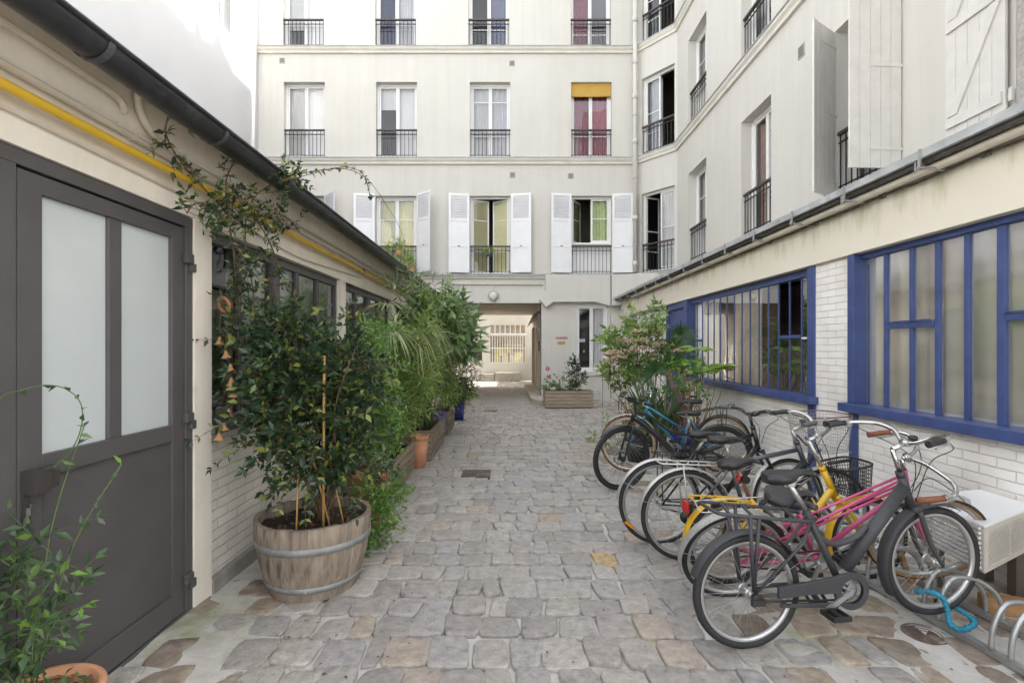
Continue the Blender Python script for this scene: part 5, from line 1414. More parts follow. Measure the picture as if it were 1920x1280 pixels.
def sprig(ml, ms, p, d, length, n, L, W, R, droop=.4, sr=.0022, opp=True, spread=.8, fold=.25, ldroop=.15):
    p, d = Vector(p), Vector(d).normalized(); pts = [p.copy()]; step = length / n
    side = d.cross(Vector((0, 0, 1)) + rv(R) * .3).normalized()
    for k in range(n):
        d = (d + Vector((0, 0, -droop * step * 4)) + rv(R) * .12).normalized(); p = p + d * step; pts.append(p.copy())
        side = (side - d * side.dot(d)).normalized(); up = side.cross(d)
        if up.z < 0: up = -up
        for s in ((1, -1) if opp else ((1,) if k % 2 else (-1,))):
            ld = d * (1 - spread * .6) + side * s * spread + up * R.uniform(-.15, .35) + rv(R) * .2
            q = R.uniform(.5, 1.25) * (1 if k < n - 1 else .8)
            ml.leaf(p, ld, up + rv(R) * .35, L * q, W * q, fold, ldroop)
        side = (Matrix.Rotation(R.uniform(.6, 1.6), 3, d) @ side)
    ml.leaf(p, d, side.cross(d), L, W, fold, ldroop)
    if ms is not None and sr > 0: ms.tube(pts, [sr * (1 - .6 * k / n) for k in range(n + 1)], 4, cap=False)
    return pts

def blob_bush(ml, ms, blobs, R, base=None, length=.2, n=5, L=.05, W=.024, droop=.3, inner=.45, out=.8, up=.35, **kw):
    """sprigs spread through a set of ellipsoids (centre, radii, count), growing outwards and up"""
    for c, r, cnt in blobs:
        c = Vector(c)
        for _ in range(cnt):
            u = rv(R); k = inner + (1 - inner) * R.random() ** .7
            lump = 1 + .28 * noise.noise(u * 1.9 + c * 3)
            p = c + Vector((u.x * r[0], u.y * r[1], u.z * r[2])) * k * lump
            d = u * out + Vector((0, 0, up)) + rv(R) * .45
            sprig(ml, ms, p - d.normalized() * length * .5, d, length * R.uniform(.6, 1.25), n, L, W, R, droop, **kw)

def stems(ms, base, tops, R, r=.008, wob=.05, spread=.08):
    for t in tops:
        b = Vector(base) + Vector((R.uniform(-spread, spread), R.uniform(-spread, spread), 0)); t = Vector(t)
        m1 = b.lerp(t, .35) + rv(R) * wob; m2 = b.lerp(t, .7) + rv(R) * wob
        q = smooth_path([b, m1, m2, t], 4); ms.tube(q, [r * (1 - .7 * k / (len(q) - 1)) for k in range(len(q))], 6)

def plant(name, label, cat, base, ml, lm, ms, sm=None, group=None):
    t = thing(name, label, cat, base, group)
    build('foliage', ml, lm, t)
    if ms and ms.v: build('stem', ms, sm or M_bark, t)
    return t

def soil(par, c, r, z, n=20, ell=1):
    mb = MB(); R = random.Random(5); ctr = mb.P((c[0], c[1], z + .02)); rings = []
    for k in (.5, 1.0): rings.append([mb.P((c[0] + r * k * math.cos(2 * PI * j / n), c[1] + r * k * ell * math.sin(2 * PI * j / n), z + R.uniform(-.01, .015) + (.01 if k < 1 else 0))) for j in range(n)])
    for j in range(n): mb.F((ctr, rings[0][j], rings[0][(j + 1) % n]), True); mb.F((rings[0][j], rings[1][j], rings[1][(j + 1) % n], rings[0][(j + 1) % n]), True)
    for _ in range(90):
        a = R.uniform(0, 6.28); q = r * .92 * R.random() ** .5; mb.m = 1; mb.leaf((c[0] + q * math.cos(a), c[1] + q * ell * math.sin(a), z + .025), rv(R) * Vector((1, 1, .2)), (0, 0, 1), .045, .022)
    return build('soil', mb, [M_soil, mat('leaf_litter', (.13, .075, .035), .8, var=.4, vscale=30)], par)

def pot(name, label, c, prof, m, soilr=None, soilz=None, group=None, rimm=None):
    t = thing(name, label, 'plant pot', (c[0], c[1], 0), group)
    mb = MB(); mb.lathe(prof, (c[0], c[1], 0), 36); build('pot_body', mb, m, t)
    if soilr: soil(t, c, soilr, soilz)
    return t
def tpot(R, r, h, wall_=.02, rim=.05, z=0):
    return [(0, z + .004), (r, z + .004), (r + (R - r) * .8, z + h - rim), (R - .012, z + h - rim), (R, z + h - rim + .006), (R + .006, z + h - .006), (R, z + h), (R - wall_, z + h), (R - wall_ - .004, z + h - .08), (R - wall_ - .01, z + h - .12)]

# half-barrel with the big dark jasmine
BX, BY = -1.28, 3.36
bt = thing('half_barrel', 'oak half barrel with two galvanised hoops used as a planter', 'barrel planter', (BX, BY, 0))
M_stave = wood_mat('weathered_oak', (.15, .115, .085), (.36, .295, .23), 2, .85, 7, .18)
HB = .47
def br(z): return .265 + .095 * (z / HB) + .024 * math.sin(PI * z / HB)
mb = MB(); nst = 24
for k in range(nst):
    a0, a1 = 2 * PI * k / nst + .002, 2 * PI * (k + 1) / nst - .002; cols_ = []
    for j in range(4):
        a = a0 + (a1 - a0) * j / 3; zt = HB + .003 * math.sin(k * 2.3)
        o_ = [(br(zt * q / 6), zt * q / 6) for q in range(7)]; i_ = [(br(zt) - .028, zt), (br(zt * .6) - .028, zt * .6)]
        cols_.append([mb.P((BX + r * math.cos(a), BY + r * math.sin(a), z + .004)) for r, z in o_ + i_])
    for A, B in zip(cols_, cols_[1:]):
        for q in range(len(A) - 1): mb.F((A[q], B[q], B[q + 1], A[q + 1]), q < 6)
    for A in (cols_[0], cols_[-1]): mb.F((A[0], A[3], A[6], A[7], A[8]))
build('staves', mb, M_stave, bt)
M_hoop = mat('hoop_zinc', (.27, .275, .27), .62, .3, var=.3, vscale=9, stain=(.20, .17, .14), stain_scale=12, stain_lo=.62)
for z, h in ((.335, .045), (.085, .04)):
    mb = MB(); mb.lathe([(br(z - h / 2) + .001, z - h / 2), (br(z - h / 2) + .006, z - h / 2), (br(z + h / 2) + .006, z + h / 2), (br(z + h / 2) + .001, z + h / 2)], (BX, BY, .004), 48); mb.sphere((BX + .30 * .2, BY - br(z) - .004, z), .009, 8); build('hoop', mb, M_hoop, bt)
soil(bt, (BX, BY), .325, .41)

R = random.Random(11)
ml, ms = MB(), MB()
blobs = [((-1.30, 3.34, 1.36), (.36, .32, .36), 165), ((-1.24, 3.30, 1.02), (.35, .32, .36), 160), ((-1.55, 3.30, 1.52), (.16, .22, .22), 40), ((-1.04, 3.40, 1.34), (.17, .26, .34), 54), ((-1.32, 3.2, .80), (.22, .24, .18), 26), ((-1.0, 3.3, .85), (.2, .25, .26), 34), ((-1.42, 3.2, 1.2), (.16, .2, .35), 44), ((-1.46, 3.30, 1.66), (.18, .22, .15), 26)]
blob_bush(ml, ms, blobs, R, length=.19, n=5, L=.068, W=.034, droop=.35)
for _ in range(26):
    u = rv(R); p = Vector((-1.28, 3.32, 1.2)) + Vector((u.x * .42, u.y * .32, u.z * .62)); sprig(ml, ms, p, u * Vector((1, 1, .6)) + Vector((0, 0, .1)), R.uniform(.2, .36), 7, .05, .022, R, .5)
stems(ms, (BX + .05, BY, .43), [(-1.3 + R.uniform(-.35, .35), 3.34 + R.uniform(-.25, .25), R.uniform(.9, 1.7)) for _ in range(16)], R, .007)
jb = plant('jasmine_bush', 'big dark glossy evergreen jasmine bush growing out of the oak half barrel', 'bush', (BX, BY, .4), ml, L_jas, ms)
mb = MB(); mb.tube([(-1.17, 3.22, .38), (-1.165, 3.22, 1.5)], .009, 8)
for a, b in (((-1.13, 3.25, .38), (-1.25, 3.2, .95)), ((-1.05, 3.28, .38), (-1.14, 3.24, .85)), ((-1.30, 3.12, .38), (-1.29, 3.13, .8))): mb.tube([a, b], .0055, 6)
build('cane_stake', mb, M_cane, jb)

# climber on the wall, up round the pipes and out over the gutter
ml, ms = MB(), MB(); R = random.Random(5)
runs = [[(-1.70, 3.22, 1.5), (-1.75, 3.28, 1.8), (-1.72, 3.2, 2.1), (-1.70, 3.1, 2.35), (-1.66, 3.0, 2.52), (-1.64, 3.05, 2.66)],
        [(-1.62, 3.3, 1.6), (-1.68, 3.35, 1.95), (-1.70, 3.3, 2.2), (-1.66, 3.25, 2.42), (-1.60, 3.3, 2.56), (-1.50, 3.4, 2.66), (-1.40, 3.45, 2.70)],
        [(-1.68, 3.05, 2.30), (-1.70, 2.9, 2.36), (-1.71, 2.78, 2.33), (-1.70, 2.70, 2.26)],
        [(-1.66, 3.15, 2.45), (-1.68, 3.4, 2.40), (-1.68, 3.6, 2.28), (-1.66, 3.68, 2.12)],
        [(-1.70, 3.2, 2.05), (-1.66, 3.35, 2.1), (-1.62, 3.5, 1.98), (-1.60, 3.55, 1.8)],
        [(-1.70, 3.1, 2.36), (-1.76, 2.8, 2.52), (-1.74, 2.6, 2.62), (-1.70, 2.55, 2.7)],
        [(-1.66, 3.2, 2.3), (-1.64, 3.5, 2.46), (-1.66, 3.8, 2.52), (-1.68, 4.1, 2.48)]]
for k, run in enumerate(runs):
    q = smooth_path(run, 5); ms.tube(q, .0045, 5)
    for p in q[1:]:
        for _ in range(1):
            d = rv(R) + Vector((.5, -.2, .0)); sprig(ml, ms, p, d, R.uniform(.08, .17), 3, .052, .024, R, .6)
blob_bush(ml, ms, [((-1.71, 3.10, 2.36), (.08, .24, .10), 12), ((-1.70, 3.25, 2.0), (.08, .12, .26), 14), ((-1.70, 3.25, 1.72), (.10, .16, .2), 16), ((-1.50, 3.38, 2.68), (.07, .16, .05), 9), ((-1.71, 3.5, 2.48), (.05, .2, .06), 6)], R, length=.13, n=4, L=.05, W=.023)
arch = smooth_path([(-1.50, 3.32, 2.62), (-1.40, 3.36, 2.68), (-1.25, 3.4, 2.73), (-1.08, 3.4, 2.735), (-.96, 3.4, 2.68), (-.87, 3.4, 2.58), (-.80, 3.4, 2.46)], 6); ms.tube(arch, [.004 * (1 - .75 * k / len(arch)) for k in range(len(arch))], 5)
for p in arch[:26]:
    for _ in range(1): ml.leaf(p, rv(R) + Vector((.3, 0, .1)), rv(R) + Vector((0, 0, 1)), R.uniform(.03, .055), .022)
arch = smooth_path([(-1.46, 3.34, 2.64), (-1.30, 3.36, 2.69), (-1.12, 3.38, 2.74), (-.98, 3.38, 2.71), (-.93, 3.38, 2.60), (-.92, 3.38, 2.52)], 6); ms.tube(arch, .0025, 5)
for p in arch[4:]: ml.leaf(p, rv(R) + Vector((.3, 0, .1)), rv(R) + Vector((0, 0, 1)), R.uniform(.03, .05), .022)
arch = smooth_path([(-.86, 3.4, 2.57), (-.74, 3.5, 2.35), (-.72, 3.5, 2.18), (-.85, 3.6, 2.10), (-1.0, 3.6, 2.16)], 6); ms.tube(arch, .0016, 4)
plant('climbing_vine', 'sparse climbing vine wound round the yellow pipe and arching out over the gutter', 'climbing plant', (-1.7, 3.2, 1.5), ml, L_jas, ms)

# bell string at the window corner
bs = thing('bell_string', 'string of little terracotta bells hanging at the near corner of the taupe window', 'wind chime', (-1.72, 3.25, 1.0))
mb = MB(); pts = []
for x, y in ((415, 572), (412, 640), (424, 665), (432, 690), (434, 716), (438, 738), (429, 775), (420, 800), (411, 818)):
    Y = 3.16; pts.append(Vector(((x - 955) / 960 * Y, Y, 1.55 + (652 - y) / 960 * Y)))
mb.tube(smooth_path(pts, 4), .0018, 4); build('cord', mb, M_bark, bs)
for p in pts[1:]:
    mb = MB(); mb.lathe([(0, .028), (.006, .028), (.010, .018), (.014, .004), (.024, -.012), (.034, -.02), (.031, -.021), (.02, -.012), (.0, .0)], p, 16, (rnd.uniform(-.15, .15), rnd.uniform(-.15, .15), 1)); mb.sphere(p + Vector((0, 0, -.024)), .006, 8); build('bell', mb, mat('bell_clay', (.46, .25, .12), .75, var=.2), bs)
mb = MB(); mb.ring(pts[0] + Vector((.02, 0, 0)), (.5, 1, .3), .045, .012, 24, 8); build('wicker_ring', mb, mat('wicker', (.30, .12, .06), .7, var=.3, vscale=40), bs)

# second plant: bright fine leaves in a terracotta pot
pot('terracotta_pot', 'large rolled rim terracotta pot right behind the barrel', (-1.19, 4.32), tpot(.20, .135, .56, .03, .07), M_terra, .16, .48)
ml, ms = MB(), MB(); R = random.Random(21)
blob_bush(ml, ms, [((-1.18, 4.32, 1.40), (.24, .28, .34), 130), ((-1.14, 4.28, 1.0), (.23, .24, .36), 130), ((-1.08, 4.3, .74), (.16, .2, .12), 26), ((-1.15, 4.4, 1.66), (.2, .22, .16), 30)], R, length=.17, n=5, L=.042, W=.020, droop=.5)
stems(ms, (-1.14, 4.32, .38), [(-1.15 + R.uniform(-.25, .25), 4.32 + R.uniform(-.2, .2), R.uniform(.9, 1.8)) for _ in range(12)], R, .006)
plant('leafy_shrub', 'bright green fine leaved shrub in the rolled rim terracotta pot', 'shrub', (-1.14, 4.32, .4), ml, L_bright, ms, M_gstem)
ml, ms = MB(), MB(); R = random.Random(22)
blob_bush(ml, ms, [((-1.02, 3.98, .24), (.12, .24, .24), 80), ((-.95, 4.08, .36), (.13, .18, .14), 40), ((-1.08, 3.85, .40), (.14, .16, .16), 36)], R, length=.14, n=4, L=.042, W=.022, droop=.8)
plant('creeper', 'low leafy creeper spilling on the cobbles between barrel and terracotta pot', 'creeper', (-1.06, 3.92, 0), ml, L_bright, ms, M_gstem)

# timber planters along the wall
M_plank = wood_mat('grey_planter_wood', (.165, .125, .085), (.33, .27, .195), 1, .85, 6, .2)
M_plankx = wood_mat('pale_planter_wood', (.27, .21, .15), (.45, .37, .28), 0, .85, 6, .15)
def planter(label, x0, x1, y0, y1, h, m, rows=4, ang=0, group='wooden planter boxes'):
    c = ((x0 + x1) / 2, (y0 + y1) / 2)
    t = thing('wooden_planter', label, 'planter', (*c, 0), group)
    ca, sa = math.cos(ang), math.sin(ang)
    T = lambda p: (c[0] + (p[0] - c[0]) * ca - (p[1] - c[1]) * sa, c[1] + (p[0] - c[0]) * sa + (p[1] - c[1]) * ca, p[2])
    mb = MB(T); rh_ = (h - .03) / rows
    for k in range(rows):
        z0, z1 = .03 + k * rh_ + .004, .03 + (k + 1) * rh_ - .005; q = .006 * (k % 2)
        mb.box(x0 - q, x1 + q, y0, y0 + .03, z0, z1); mb.box(x0 - q, x1 + q, y1 - .03, y1, z0, z1); mb.box(x0, x0 + .03, y0 + .031, y1 - .031, z0, z1); mb.box(x1 - .03, x1, y0 + .031, y1 - .031, z0, z1)
    build('boards', mb, m, t, bevel=.004)
    mb = MB(T)
    for x in (x0 + .03, x1 - .08):
        for y in (y0 + .031, y1 - .081): mb.box(x, x + .05, y, y + .05, 0, h - .02)
    build('corner_post', mb, m, t)
    mb = MB(T); mb.poly(((x0 + .03, y0 + .03, h - .06), (x1 - .03, y0 + .03, h - .06), (x1 - .03, y1 - .03, h - .06), (x0 + .03, y1 - .03, h - .06))); build('soil', mb, M_soil, t)
    return t
planter('long dark weathered timber planter just beyond the rolled rim terracotta pot', -1.55, -1.19, 5.15, 6.42, .39, M_plank)
planter('long grey timber planter between the small terracotta pot and the violet pot', -1.50, -1.06, 6.95, 8.3, .43, M_plank, 5)
planter('short timber planter in front of the small cobalt pot along the left wall', -1.50, -1.08, 8.95, 10.1, .42, M_plank)
planter('pale timber planter standing against the wall beside the passage', .90, 2.14, 13.05, 13.5, .46, M_plankx, 5, .06)
pot('terracotta_pot', 'small tall terracotta pot squeezed between two timber planters', (-1.17, 6.62), tpot(.125, .085, .42, .02, .055), M_terra, .1, .36)
M_violet = mat('violet_glaze', (.10, .085, .30), .3, var=.15); M_cobalt = mat('cobalt_glaze', (.025, .035, .22), .22, var=.2, coat=.4)
pot('glazed_pot', 'violet blue glazed pot between the grey timber planters', (-1.22, 8.62), tpot(.15, .12, .48, .02, .05), M_violet, .13, .44)
pot('glazed_pot', 'small cobalt blue pot on a saucer at the far end of the left plants', (-1.12, 11.0), [(0, .0), (.2, .0), (.22, .03), (.18, .03)] + tpot(.17, .14, .46, .02, .05, .02), M_cobalt, .13, .40)

# bamboo and fine grasses of the first planter
ml, ms = MB(), MB(); R = random.Random(31)
for _ in range(26):
    b = Vector((-1.37 + R.uniform(-.13, .13), R.uniform(5.2, 6.4), .34)); t = b + Vector((R.uniform(-.05, .42), R.uniform(-.35, .25), R.uniform(.9, 1.5)))
    q = smooth_path([b, b.lerp(t, .5) + Vector((-.05, 0, .1)), t], 6); ms.tube(q, [.006 * (1 - .6 * k / len(q)) for k in range(len(q))], 5)
    for p in q[4:]:
        for _ in range(5): sprig(ml, None, p, rv(R) + Vector((.35, -.2, .1)), R.uniform(.10, .2), 4, .11, .015, R, .5, sr=0, spread=.6)
blob_bush(ml, ms, [((-1.12, 5.7, 1.10), (.26, .5, .40), 90), ((-1.2, 5.5, 1.55), (.3, .45, .3), 60)], R, length=.2, n=6, L=.09, W=.015, droop=.4, sr=.0015)
plant('bamboo', 'feathery yellow green bamboo in the dark timber planter', 'bamboo', (-1.37, 5.8, .35), ml, L_bamboo, ms, M_gstem)
ml, ms = MB(), MB(); R = random.Random(33)
blob_bush(ml, ms, [((-1.32, 5.35, .66), (.2, .3, .26), 60), ((-1.24, 5.8, .72), (.14, .4, .22), 50), ((-1.13, 5.2, .14), (.06, .12, .14), 14)], R, length=.16, n=5, L=.05, W=.022, droop=.7)
plant('leafy_shrub', 'mid green leafy undergrowth trailing over the edge of the dark timber planter', 'shrub', (-1.25, 5.5, .3), ml, L_bright, ms, M_gstem)

# fan palm with drooping part-dry fronds
ml, ms = MB(), MB(); R = random.Random(35)
for (hx, hy, hz, az, dr, n_) in ((-1.02, 5.4, 1.76, .1, 1.3, 26), (-1.18, 5.1, 1.72, -.6, 1.1, 24), (-.93, 5.6, 1.83, .35, 1.5, 24), (-1.25, 5.3, 2.0, -1.2, .5, 22)):
    h = Vector((hx, hy, hz)); ms.tube(smooth_path([(-1.4, 5.6, .35), (-1.36, 5.5, 1.3), h], 6), .006, 5)
    for k in range(n_):
        a = az + (k / (n_ - 1) - .5) * 2.7; d = Vector((math.cos(a), math.sin(a) * .7 - .2, .15))
        ml.blade(h, d, R.uniform(.28, .44), .026, dr * R.uniform(.7, 1.2), 6)
plant('fan_palm', 'fan palm with pale half dry drooping fronds above the planters', 'palm', (-1.4, 5.6, .35), ml, L_palm, ms, M_gstem)

# second planter: tall oleander-bamboo thicket, broad leaves on top
ml, ms = MB(), MB(); R = random.Random(41)
for _ in range(30):
    b = Vector((-1.3 + R.uniform(-.15, .15), R.uniform(7.0, 8.2), .38)); t = b + Vector((R.uniform(-.1, .55), R.uniform(-.3, .3), R.uniform(1.2, 2.05)))
    q = smooth_path([b, b.lerp(t, .5) + Vector((-.06, 0, .1)), t], 6); ms.tube(q, [.008 * (1 - .6 * k / len(q)) for k in range(len(q))], 5)
    for p in q[5:]:
        for _ in range(3): sprig(ml, None, p, rv(R) + Vector((.3, -.2, .15)), R.uniform(.12, .26), 4, .14, .020, R, .8, sr=0, spread=.55)
blob_bush(ml, ms, [((-1.0, 7.4, 1.15), (.26, .55, .45), 90), ((-1.1, 7.6, 1.75), (.34, .5, .35), 70)], R, length=.22, n=5, L=.13, W=.018, droop=.8, sr=.0018)
plant('oleander', 'tall dense narrow leaved oleander rising above the gutter end', 'shrub', (-1.3, 7.6, .4), ml, L_bamboo, ms, M_gstem)
ml, ms = MB(), MB(); R = random.Random(43)
blob_bush(ml, ms, [((-.92, 7.6, 2.05), (.42, .5, .24), 46), ((-.70, 7.5, 1.72), (.30, .45, .25), 40), ((-1.05, 7.2, 2.2), (.35, .3, .15), 16)], R, length=.26, n=3, L=.21, W=.085, droop=.9, ldroop=.35, up=.1, fold=.12)
blob_bush(ml, ms, [((-1.1, 7.2, 2.42), (.30, .3, .12), 12), ((-1.35, 6.6, 2.45), (.2, .2, .15), 8)], R, length=.3, n=5, L=.17, W=.022, droop=.6)
stems(ms, (-1.3, 7.6, .4), [(-.9 + R.uniform(-.3, .3), 7.5 + R.uniform(-.3, .3), R.uniform(1.6, 2.2)) for _ in range(9)], R, .012)
plant('broadleaf_tree', 'small tree with large pale drooping leaves leaning towards the passage', 'tree', (-1.3, 7.6, .4), ml, L_big, ms)
ml, ms = MB(), MB(); R = random.Random(45)
blob_bush(ml, ms, [((-.98, 9.3, 1.15), (.36, .5, .5), 150), ((-.88, 9.2, .75), (.28, .45, .25), 50)], R, length=.24, n=6, L=.10, W=.016, droop=.8)
stems(ms, (-1.25, 9.4, .36), [(-.9 + R.uniform(-.3, .3), 9.3 + R.uniform(-.4, .4), R.uniform(.8, 1.6)) for _ in range(10)], R, .009)
plant('dark_shrub', 'dark wispy shrub in the last timber planter before the passage', 'shrub', (-1.25, 9.4, .4), ml, L_dk, ms)
ml, ms = MB(), MB(); R = random.Random(46)
blob_bush(ml, ms, [((-1.05, 10.9, .62), (.26, .26, .16), 34)], R, length=.2, n=3, L=.14, W=.075, droop=.6)
stems(ms, (-1.12, 11.0, .4), [(-1.05 + R.uniform(-.2, .2), 10.9 + R.uniform(-.2, .2), .66) for _ in range(7)], R, .006)
plant('lime_shrub', 'lime green broad leaved young plant in the small cobalt pot', 'plant', (-1.12, 11.0, .4), ml, L_lime, ms, M_gstem)

# jasmine in the pot at the camera's left foot
pot('terracotta_pot', 'wide terracotta pot cut off by the bottom left corner beside the dark door', (-1.72, 1.86), tpot(.20, .15, .285, .022, .06), M_terra, .17, .235)
ml, ms = MB(), MB(); R = random.Random(51)
C_ = Vector((-1.74, 1.86, .24))
for k in range(44):
    t = Vector((-1.82 + R.gauss(0, .10), 1.84 + R.gauss(0, .10), R.uniform(.32, 1.15)))
    sprig(ml, ms, C_.lerp(t, .6) + Vector((0, 0, .02)), Vector((R.gauss(.05, .6), R.gauss(-.1, .5), R.uniform(.15, .8))), R.uniform(.14, .28), 6, .058, .025, R, .5, sr=.0018)
for e, n_ in (((-1.50, 1.98, 1.10), 9), ((-1.62, 1.95, 1.25), 6), ((-1.58, 1.8, .78), 8), ((-1.53, 1.86, .62), 8), ((-1.56, 1.8, .50), 8)):
    e = Vector(e); q = smooth_path([C_, C_.lerp(e, .5) + Vector((-.03, 0, .10)), e], 8); ms.tube(q, .0022, 5)
    for p in q[6::2]:
        for s in (-1, 1): ml.leaf(p, (e - C_).normalized() * .5 + rv(R) * .7, (0, -.3, 1), R.uniform(.03, .05), .017)
q = smooth_path([(-1.9, 1.8, .9), (-1.86, 1.84, 1.32), (-1.76, 1.86, 1.40), (-1.66, 1.88, 1.41), (-1.60, 1.90, 1.36), (-1.585, 1.9, 1.28), (-1.62, 1.9, 1.18), (-1.7, 1.9, 1.1)], 6); ms.tube(q, .0022, 5)
for p in q[12::3]: ml.leaf(p, rv(R), rv(R), .045, .02)
plant('potted_jasmine', 'young jasmine with long wandering shoots in the pot in front of the dark door', 'plant', tuple(C_), ml, leaf_mat('young_jasmine_leaf', (.05, .095, .045), (.10, .16, .075), (.15, .28, .04), .38), ms, M_gstem)

# ---------------------------------------------------------------- planting on the right, behind the far bicycles
pot('glazed_pot', 'wide cobalt blue glazed bowl standing behind the turquoise bicycle', (2.42, 6.85), tpot(.27, .18, .40, .03, .05), M_cobalt, .23, .33)
pot('plant_pot', 'black plastic pot behind the electric bicycle wheel', (1.75, 7.0), tpot(.17, .13, .32, .015, .04), M_black, .14, .26)
pot('terracotta_pot', 'tilted looking old terracotta pot half hidden in the strap leaves on the right', (1.98, 8.0), tpot(.19, .13, .55, .02, .06), M_terra, .15, .48)
pot('plant_pot', 'grey plastic pot beneath the hydrangea on the right', (2.3, 8.2), tpot(.26, .2, .42, .02, .05), mat('grey_pot', (.13, .13, .135), .6), .22, .35)
ml, ms = MB(), MB(); mh = MB(); R = random.Random(61)
hy = thing('hydrangea', 'tall pale green hydrangea covered in dried pinkish flower heads', 'shrub', (2.2, 8.1, .4))
blob_bush(ml, ms, [((2.05, 8.0, 1.55), (.50, .45, .36), 80), ((2.15, 8.1, 2.0), (.30, .35, .24), 28), ((1.75, 7.8, 1.30), (.32, .35, .3), 50), ((1.75, 7.9, 1.75), (.3, .3, .15), 24), ((2.35, 8.0, 1.40), (.35, .4, .25), 20)], R, length=.2, n=3, L=.125, W=.062, droop=.7, ldroop=.3, up=.25)
for px, py in ((1200, 622), (1228, 630), (1175, 640), (1195, 653), (1215, 655), (1238, 646), (1250, 652), (1268, 657), (1150, 662), (1160, 672), (1143, 680), (1130, 698), (1275, 660), (1240, 684), (1205, 640), (1185, 660), (1222, 668), (1145, 664)):
    Y = R.uniform(7.3, 7.9); c = Vector(((px - 955) / 960 * Y, Y, 1.55 + (652 - py) / 960 * Y))
    ms.tube(smooth_path([c + Vector((R.uniform(-.02, .1), .25, -.55)), c + Vector((.02, .1, -.2)), c], 4), .004, 5)
    for _ in range(70):
        u = rv(R); u.z = abs(u.z) * .45; p = c + Vector((u.x * .11, u.y * .10, u.z * .09)); mh.leaf(p, rv(R) + Vector((0, 0, .3)), u + Vector((0, -.3, .6)), R.uniform(.022, .04), .026)
stems(ms, (2.25, 8.15, .35), [(2.1 + R.uniform(-.5, .4), 8.0 + R.uniform(-.3, .3), R.uniform(1.1, 2.1)) for _ in range(22)], R, .006)
build('foliage', ml, L_hyd, hy); build('flower_head', mh, L_head, hy); build('stem', ms, M_bark, hy)
ml, ms = MB(), MB(); R = random.Random(63)
for c, n_, L_, w in (((1.95, 7.2, .5), 44, .95, .045), ((2.2, 7.0, .4), 46, .95, .036), ((2.05, 7.0, .35), 30, .75, .055)):
    for _ in range(n_):
        a = R.uniform(0, 6.28); d = Vector((math.cos(a) * .45, math.sin(a) * .45 - .1, 1)); ml.blade(Vector(c) + Vector((R.uniform(-.1, .1), R.uniform(-.1, .1), 0)), d, L_ * R.uniform(.6, 1.15), w, R.uniform(.1, .5), 6)
plant('strap_plant', 'clump of long green strap leaves rising between the hydrangea and the bicycles', 'plant', (2.1, 7.4, .35), ml, L_strap, None)
ml, ms = MB(), MB(); R = random.Random(65)
for hx, hy_, hz, az in ((2.05, 7.2, 1.20, 2.0), (2.3, 7.3, 1.28, 1.2), (2.75, 8.2, 1.75, 1.2), (2.5, 7.7, 1.55, 1.5)):
    h = Vector((hx, hy_, hz)); ms.tube(smooth_path([(2.3, 7.5, .4), (2.3, 7.4, .9), h], 5), .006, 5)
    for k in range(26):
        a = az + (k / 25 - .5) * 3.6; ml.blade(h, Vector((math.cos(a), -.25, math.sin(a) * .9)), R.uniform(.26, .36), .026, .25, 5, n=(0, -1, .2))
plant('fan_palm', 'dark green fan palm fronds among the strap leaves on the right', 'palm', (2.3, 7.5, .4), ml, leaf_mat('palm_green', (.03, .075, .025), (.06, .12, .04), None, .4), ms, M_gstem)
ml, ms = MB(), MB(); R = random.Random(67)
for _ in range(46):
    b = Vector((2.42 + R.uniform(-.15, .15), 6.85 + R.uniform(-.12, .12), .33)); t = b + Vector((R.uniform(-.25, .3), R.uniform(-.2, .3), R.uniform(.5, .95))); ms.tube(smooth_path([b, b.lerp(t, .5) + rv(R) * .04, t], 4), .0045, 5)
    if R.random() < .7: sprig(ml, None, t, Vector((R.gauss(0, .5), -.3, .5)), .16, 3, .085, .045, R, .6, sr=0)
plant('flower_stems', 'thicket of tall dry reddish stems with a few leaves in the cobalt bowl', 'plant', (2.42, 6.85, .35), ml, L_bright, ms, mat('red_stem', (.26, .13, .065), .7, var=.35, vscale=15))
ml, ms = MB(), MB(); R = random.Random(69)
for c, n_ in (((2.70, 7.3, 1.52), 11), ((2.62, 7.0, 1.22), 9), ((2.85, 7.1, 1.25), 7), ((2.55, 7.2, 1.33), 8), ((2.95, 7.1, 1.28), 6)):
    c = Vector(c); ms.tube(smooth_path([(2.6, 7.1, .3), c + Vector((-.03, 0, -.4)), c], 5), .006, 5)
    for k in range(n_): a = 2 * PI * k / n_ * 1.62; ml.leaf(c, Vector((math.cos(a), math.sin(a) - .2, R.uniform(.0, .45))), (0, -.2, 1), R.uniform(.21, .31), .16, .15, .25)
plant('young_hydrangea', 'young plant with large lime green leaves before the blue door', 'plant', (2.6, 7.1, .3), ml, L_lime, ms, M_gstem)
ml, ms = MB(), MB(); R = random.Random(71)
blob_bush(ml, ms, [((1.75, 7.0, .55), (.22, .22, .25), 30), ((1.45, 7.6, .25), (.25, .2, .22), 18)], R, length=.2, n=4, L=.07, W=.03, droop=.5)
for _ in range(9): ms.tube(smooth_path([(1.7 + R.uniform(-.1, .1), 7.0, .25), (1.55 + R.uniform(-.1, .1), 6.95, .7), (1.4 + R.uniform(-.1, .2), 6.9, R.uniform(.8, 1.1))], 5), .004, 5)
plant('leafy_shrub', 'thin pale shrub with bare dark twigs beside the electric bicycle', 'shrub', (1.75, 7.0, .3), ml, L_hyd, ms)

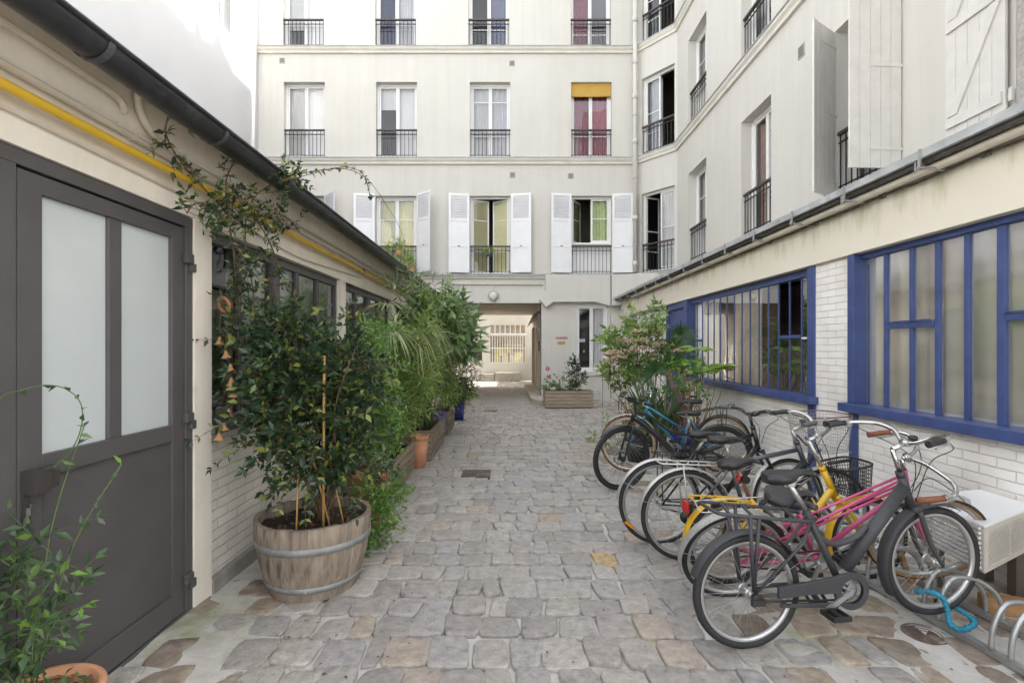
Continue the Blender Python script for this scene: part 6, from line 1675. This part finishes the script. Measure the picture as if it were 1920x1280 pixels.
# roses in the pale planter
def rosebush(label, blobs, flowers, seed, lm):
    ml, ms, mf = MB(), MB(), MB(); R = random.Random(seed)
    blob_bush(ml, ms, blobs, R, length=.18, n=4, L=.06, W=.038, droop=.5)
    c = blobs[0][0]; stems(ms, (c[0], c[1], .38), [(c[0] + R.uniform(-.15, .15), c[1], c[2] + R.uniform(0, .3)) for _ in range(6)], R, .006)
    t = plant('rose_bush', label, 'rose', (c[0], c[1], .4), ml, lm, ms, M_gstem, 'roses in the pale planter')
    for f in flowers:
        ms2 = MB()
        for k in range(16): u = rv(R); mf.leaf(Vector(f) + u * .02, u, rv(R), .05, .05)
    if flowers: build('flower', mf, M_petal, t)
rosebush('thin rose with two red blooms at the left end of the pale planter', [((1.0, 13.25, .60), (.12, .14, .16), 22)], [(.98, 13.15, 1.02), (1.01, 13.13, .82)], 81, L_bright)
rosebush('loose pale green rose in the middle of the pale planter', [((1.38, 13.27, .62), (.24, .16, .22), 40)], [], 82, L_bright)
rosebush('tall dark green rose at the right of the pale planter', [((1.76, 13.27, .85), (.20, .18, .42), 80), ((1.72, 13.27, 1.2), (.2, .15, .15), 16)], [], 83, L_dk)

# first floor sills
ml, ms = MB(), MB(); R = random.Random(91)
sp_ = thing('window_box', 'cluster of bushy plants in pots on the sill of the second shuttered window', 'window plants', (pu(755), 14.75, 3.72))
blob_bush(ml, ms, [((pu(728), 14.72, 4.15), (.22, .12, .42), 60), ((pu(755), 14.72, 4.0), (.30, .12, .24), 50), ((pu(751), 14.72, 4.55), (.12, .12, .18), 22), ((pu(770), 14.72, 4.1), (.15, .1, .2), 24)], R, length=.2, n=4, L=.075, W=.032, droop=.6)
build('foliage', ml, L_lime, sp_); build('stem', ms, M_gstem, sp_)
for x, z, r in ((pu(735), 3.72, .11), (pu(757), 3.72, .11), (pu(773), 3.72, .1), (pu(750), 4.18, .10)):
    mb = MB(); mb.lathe(tpot(r, r * .7, .2, .012, .035), (x, 14.76, z), 20); build('pot', mb, M_terra, sp_)
fn = thing('hanging_fern', 'bright fern in a small pot hooked on the railing of the third shuttered window', 'fern', (pu(917), 14.8, 4.3))
mb = MB(); mb.lathe(tpot(.10, .07, .2, .012, .03), (pu(917), 14.72, 4.18), 20); build('pot', mb, mat('grey_pot', (.13, .13, .135)), fn)
ml = MB(); R = random.Random(93)
for k in range(70): a = R.uniform(0, 6.28); ml.blade((pu(917), 14.72, 4.38), Vector((math.cos(a), math.sin(a), R.uniform(.3, 1.2))), R.uniform(.2, .36), .035, R.uniform(.6, 1.2), 5)
build('foliage', ml, L_lime, fn)
# fallen leaves and grit in the joints
mb = MB(); R = random.Random(97)
for _ in range(420):
    x, y = R.uniform(-1.7, 3.1), R.uniform(1.4, 9) ; x = x if R.random() < .5 else R.choice([-1.0 + R.gauss(0, .2), 2.6 + R.gauss(0, .3)])
    mb.leaf((x, y, .016), Vector((R.gauss(0, 1), R.gauss(0, 1), .05)), (0, 0, 1), R.uniform(.012, .03), R.uniform(.008, .016))
o = build('fallen_leaves', mb, leaf_mat('fallen_leaf', (.10, .06, .03), (.24, .17, .08), (.2, .22, .06), .8), kind='stuff')
tag(o, 'small dry leaves scattered over the cobbles', 'fallen leaves')
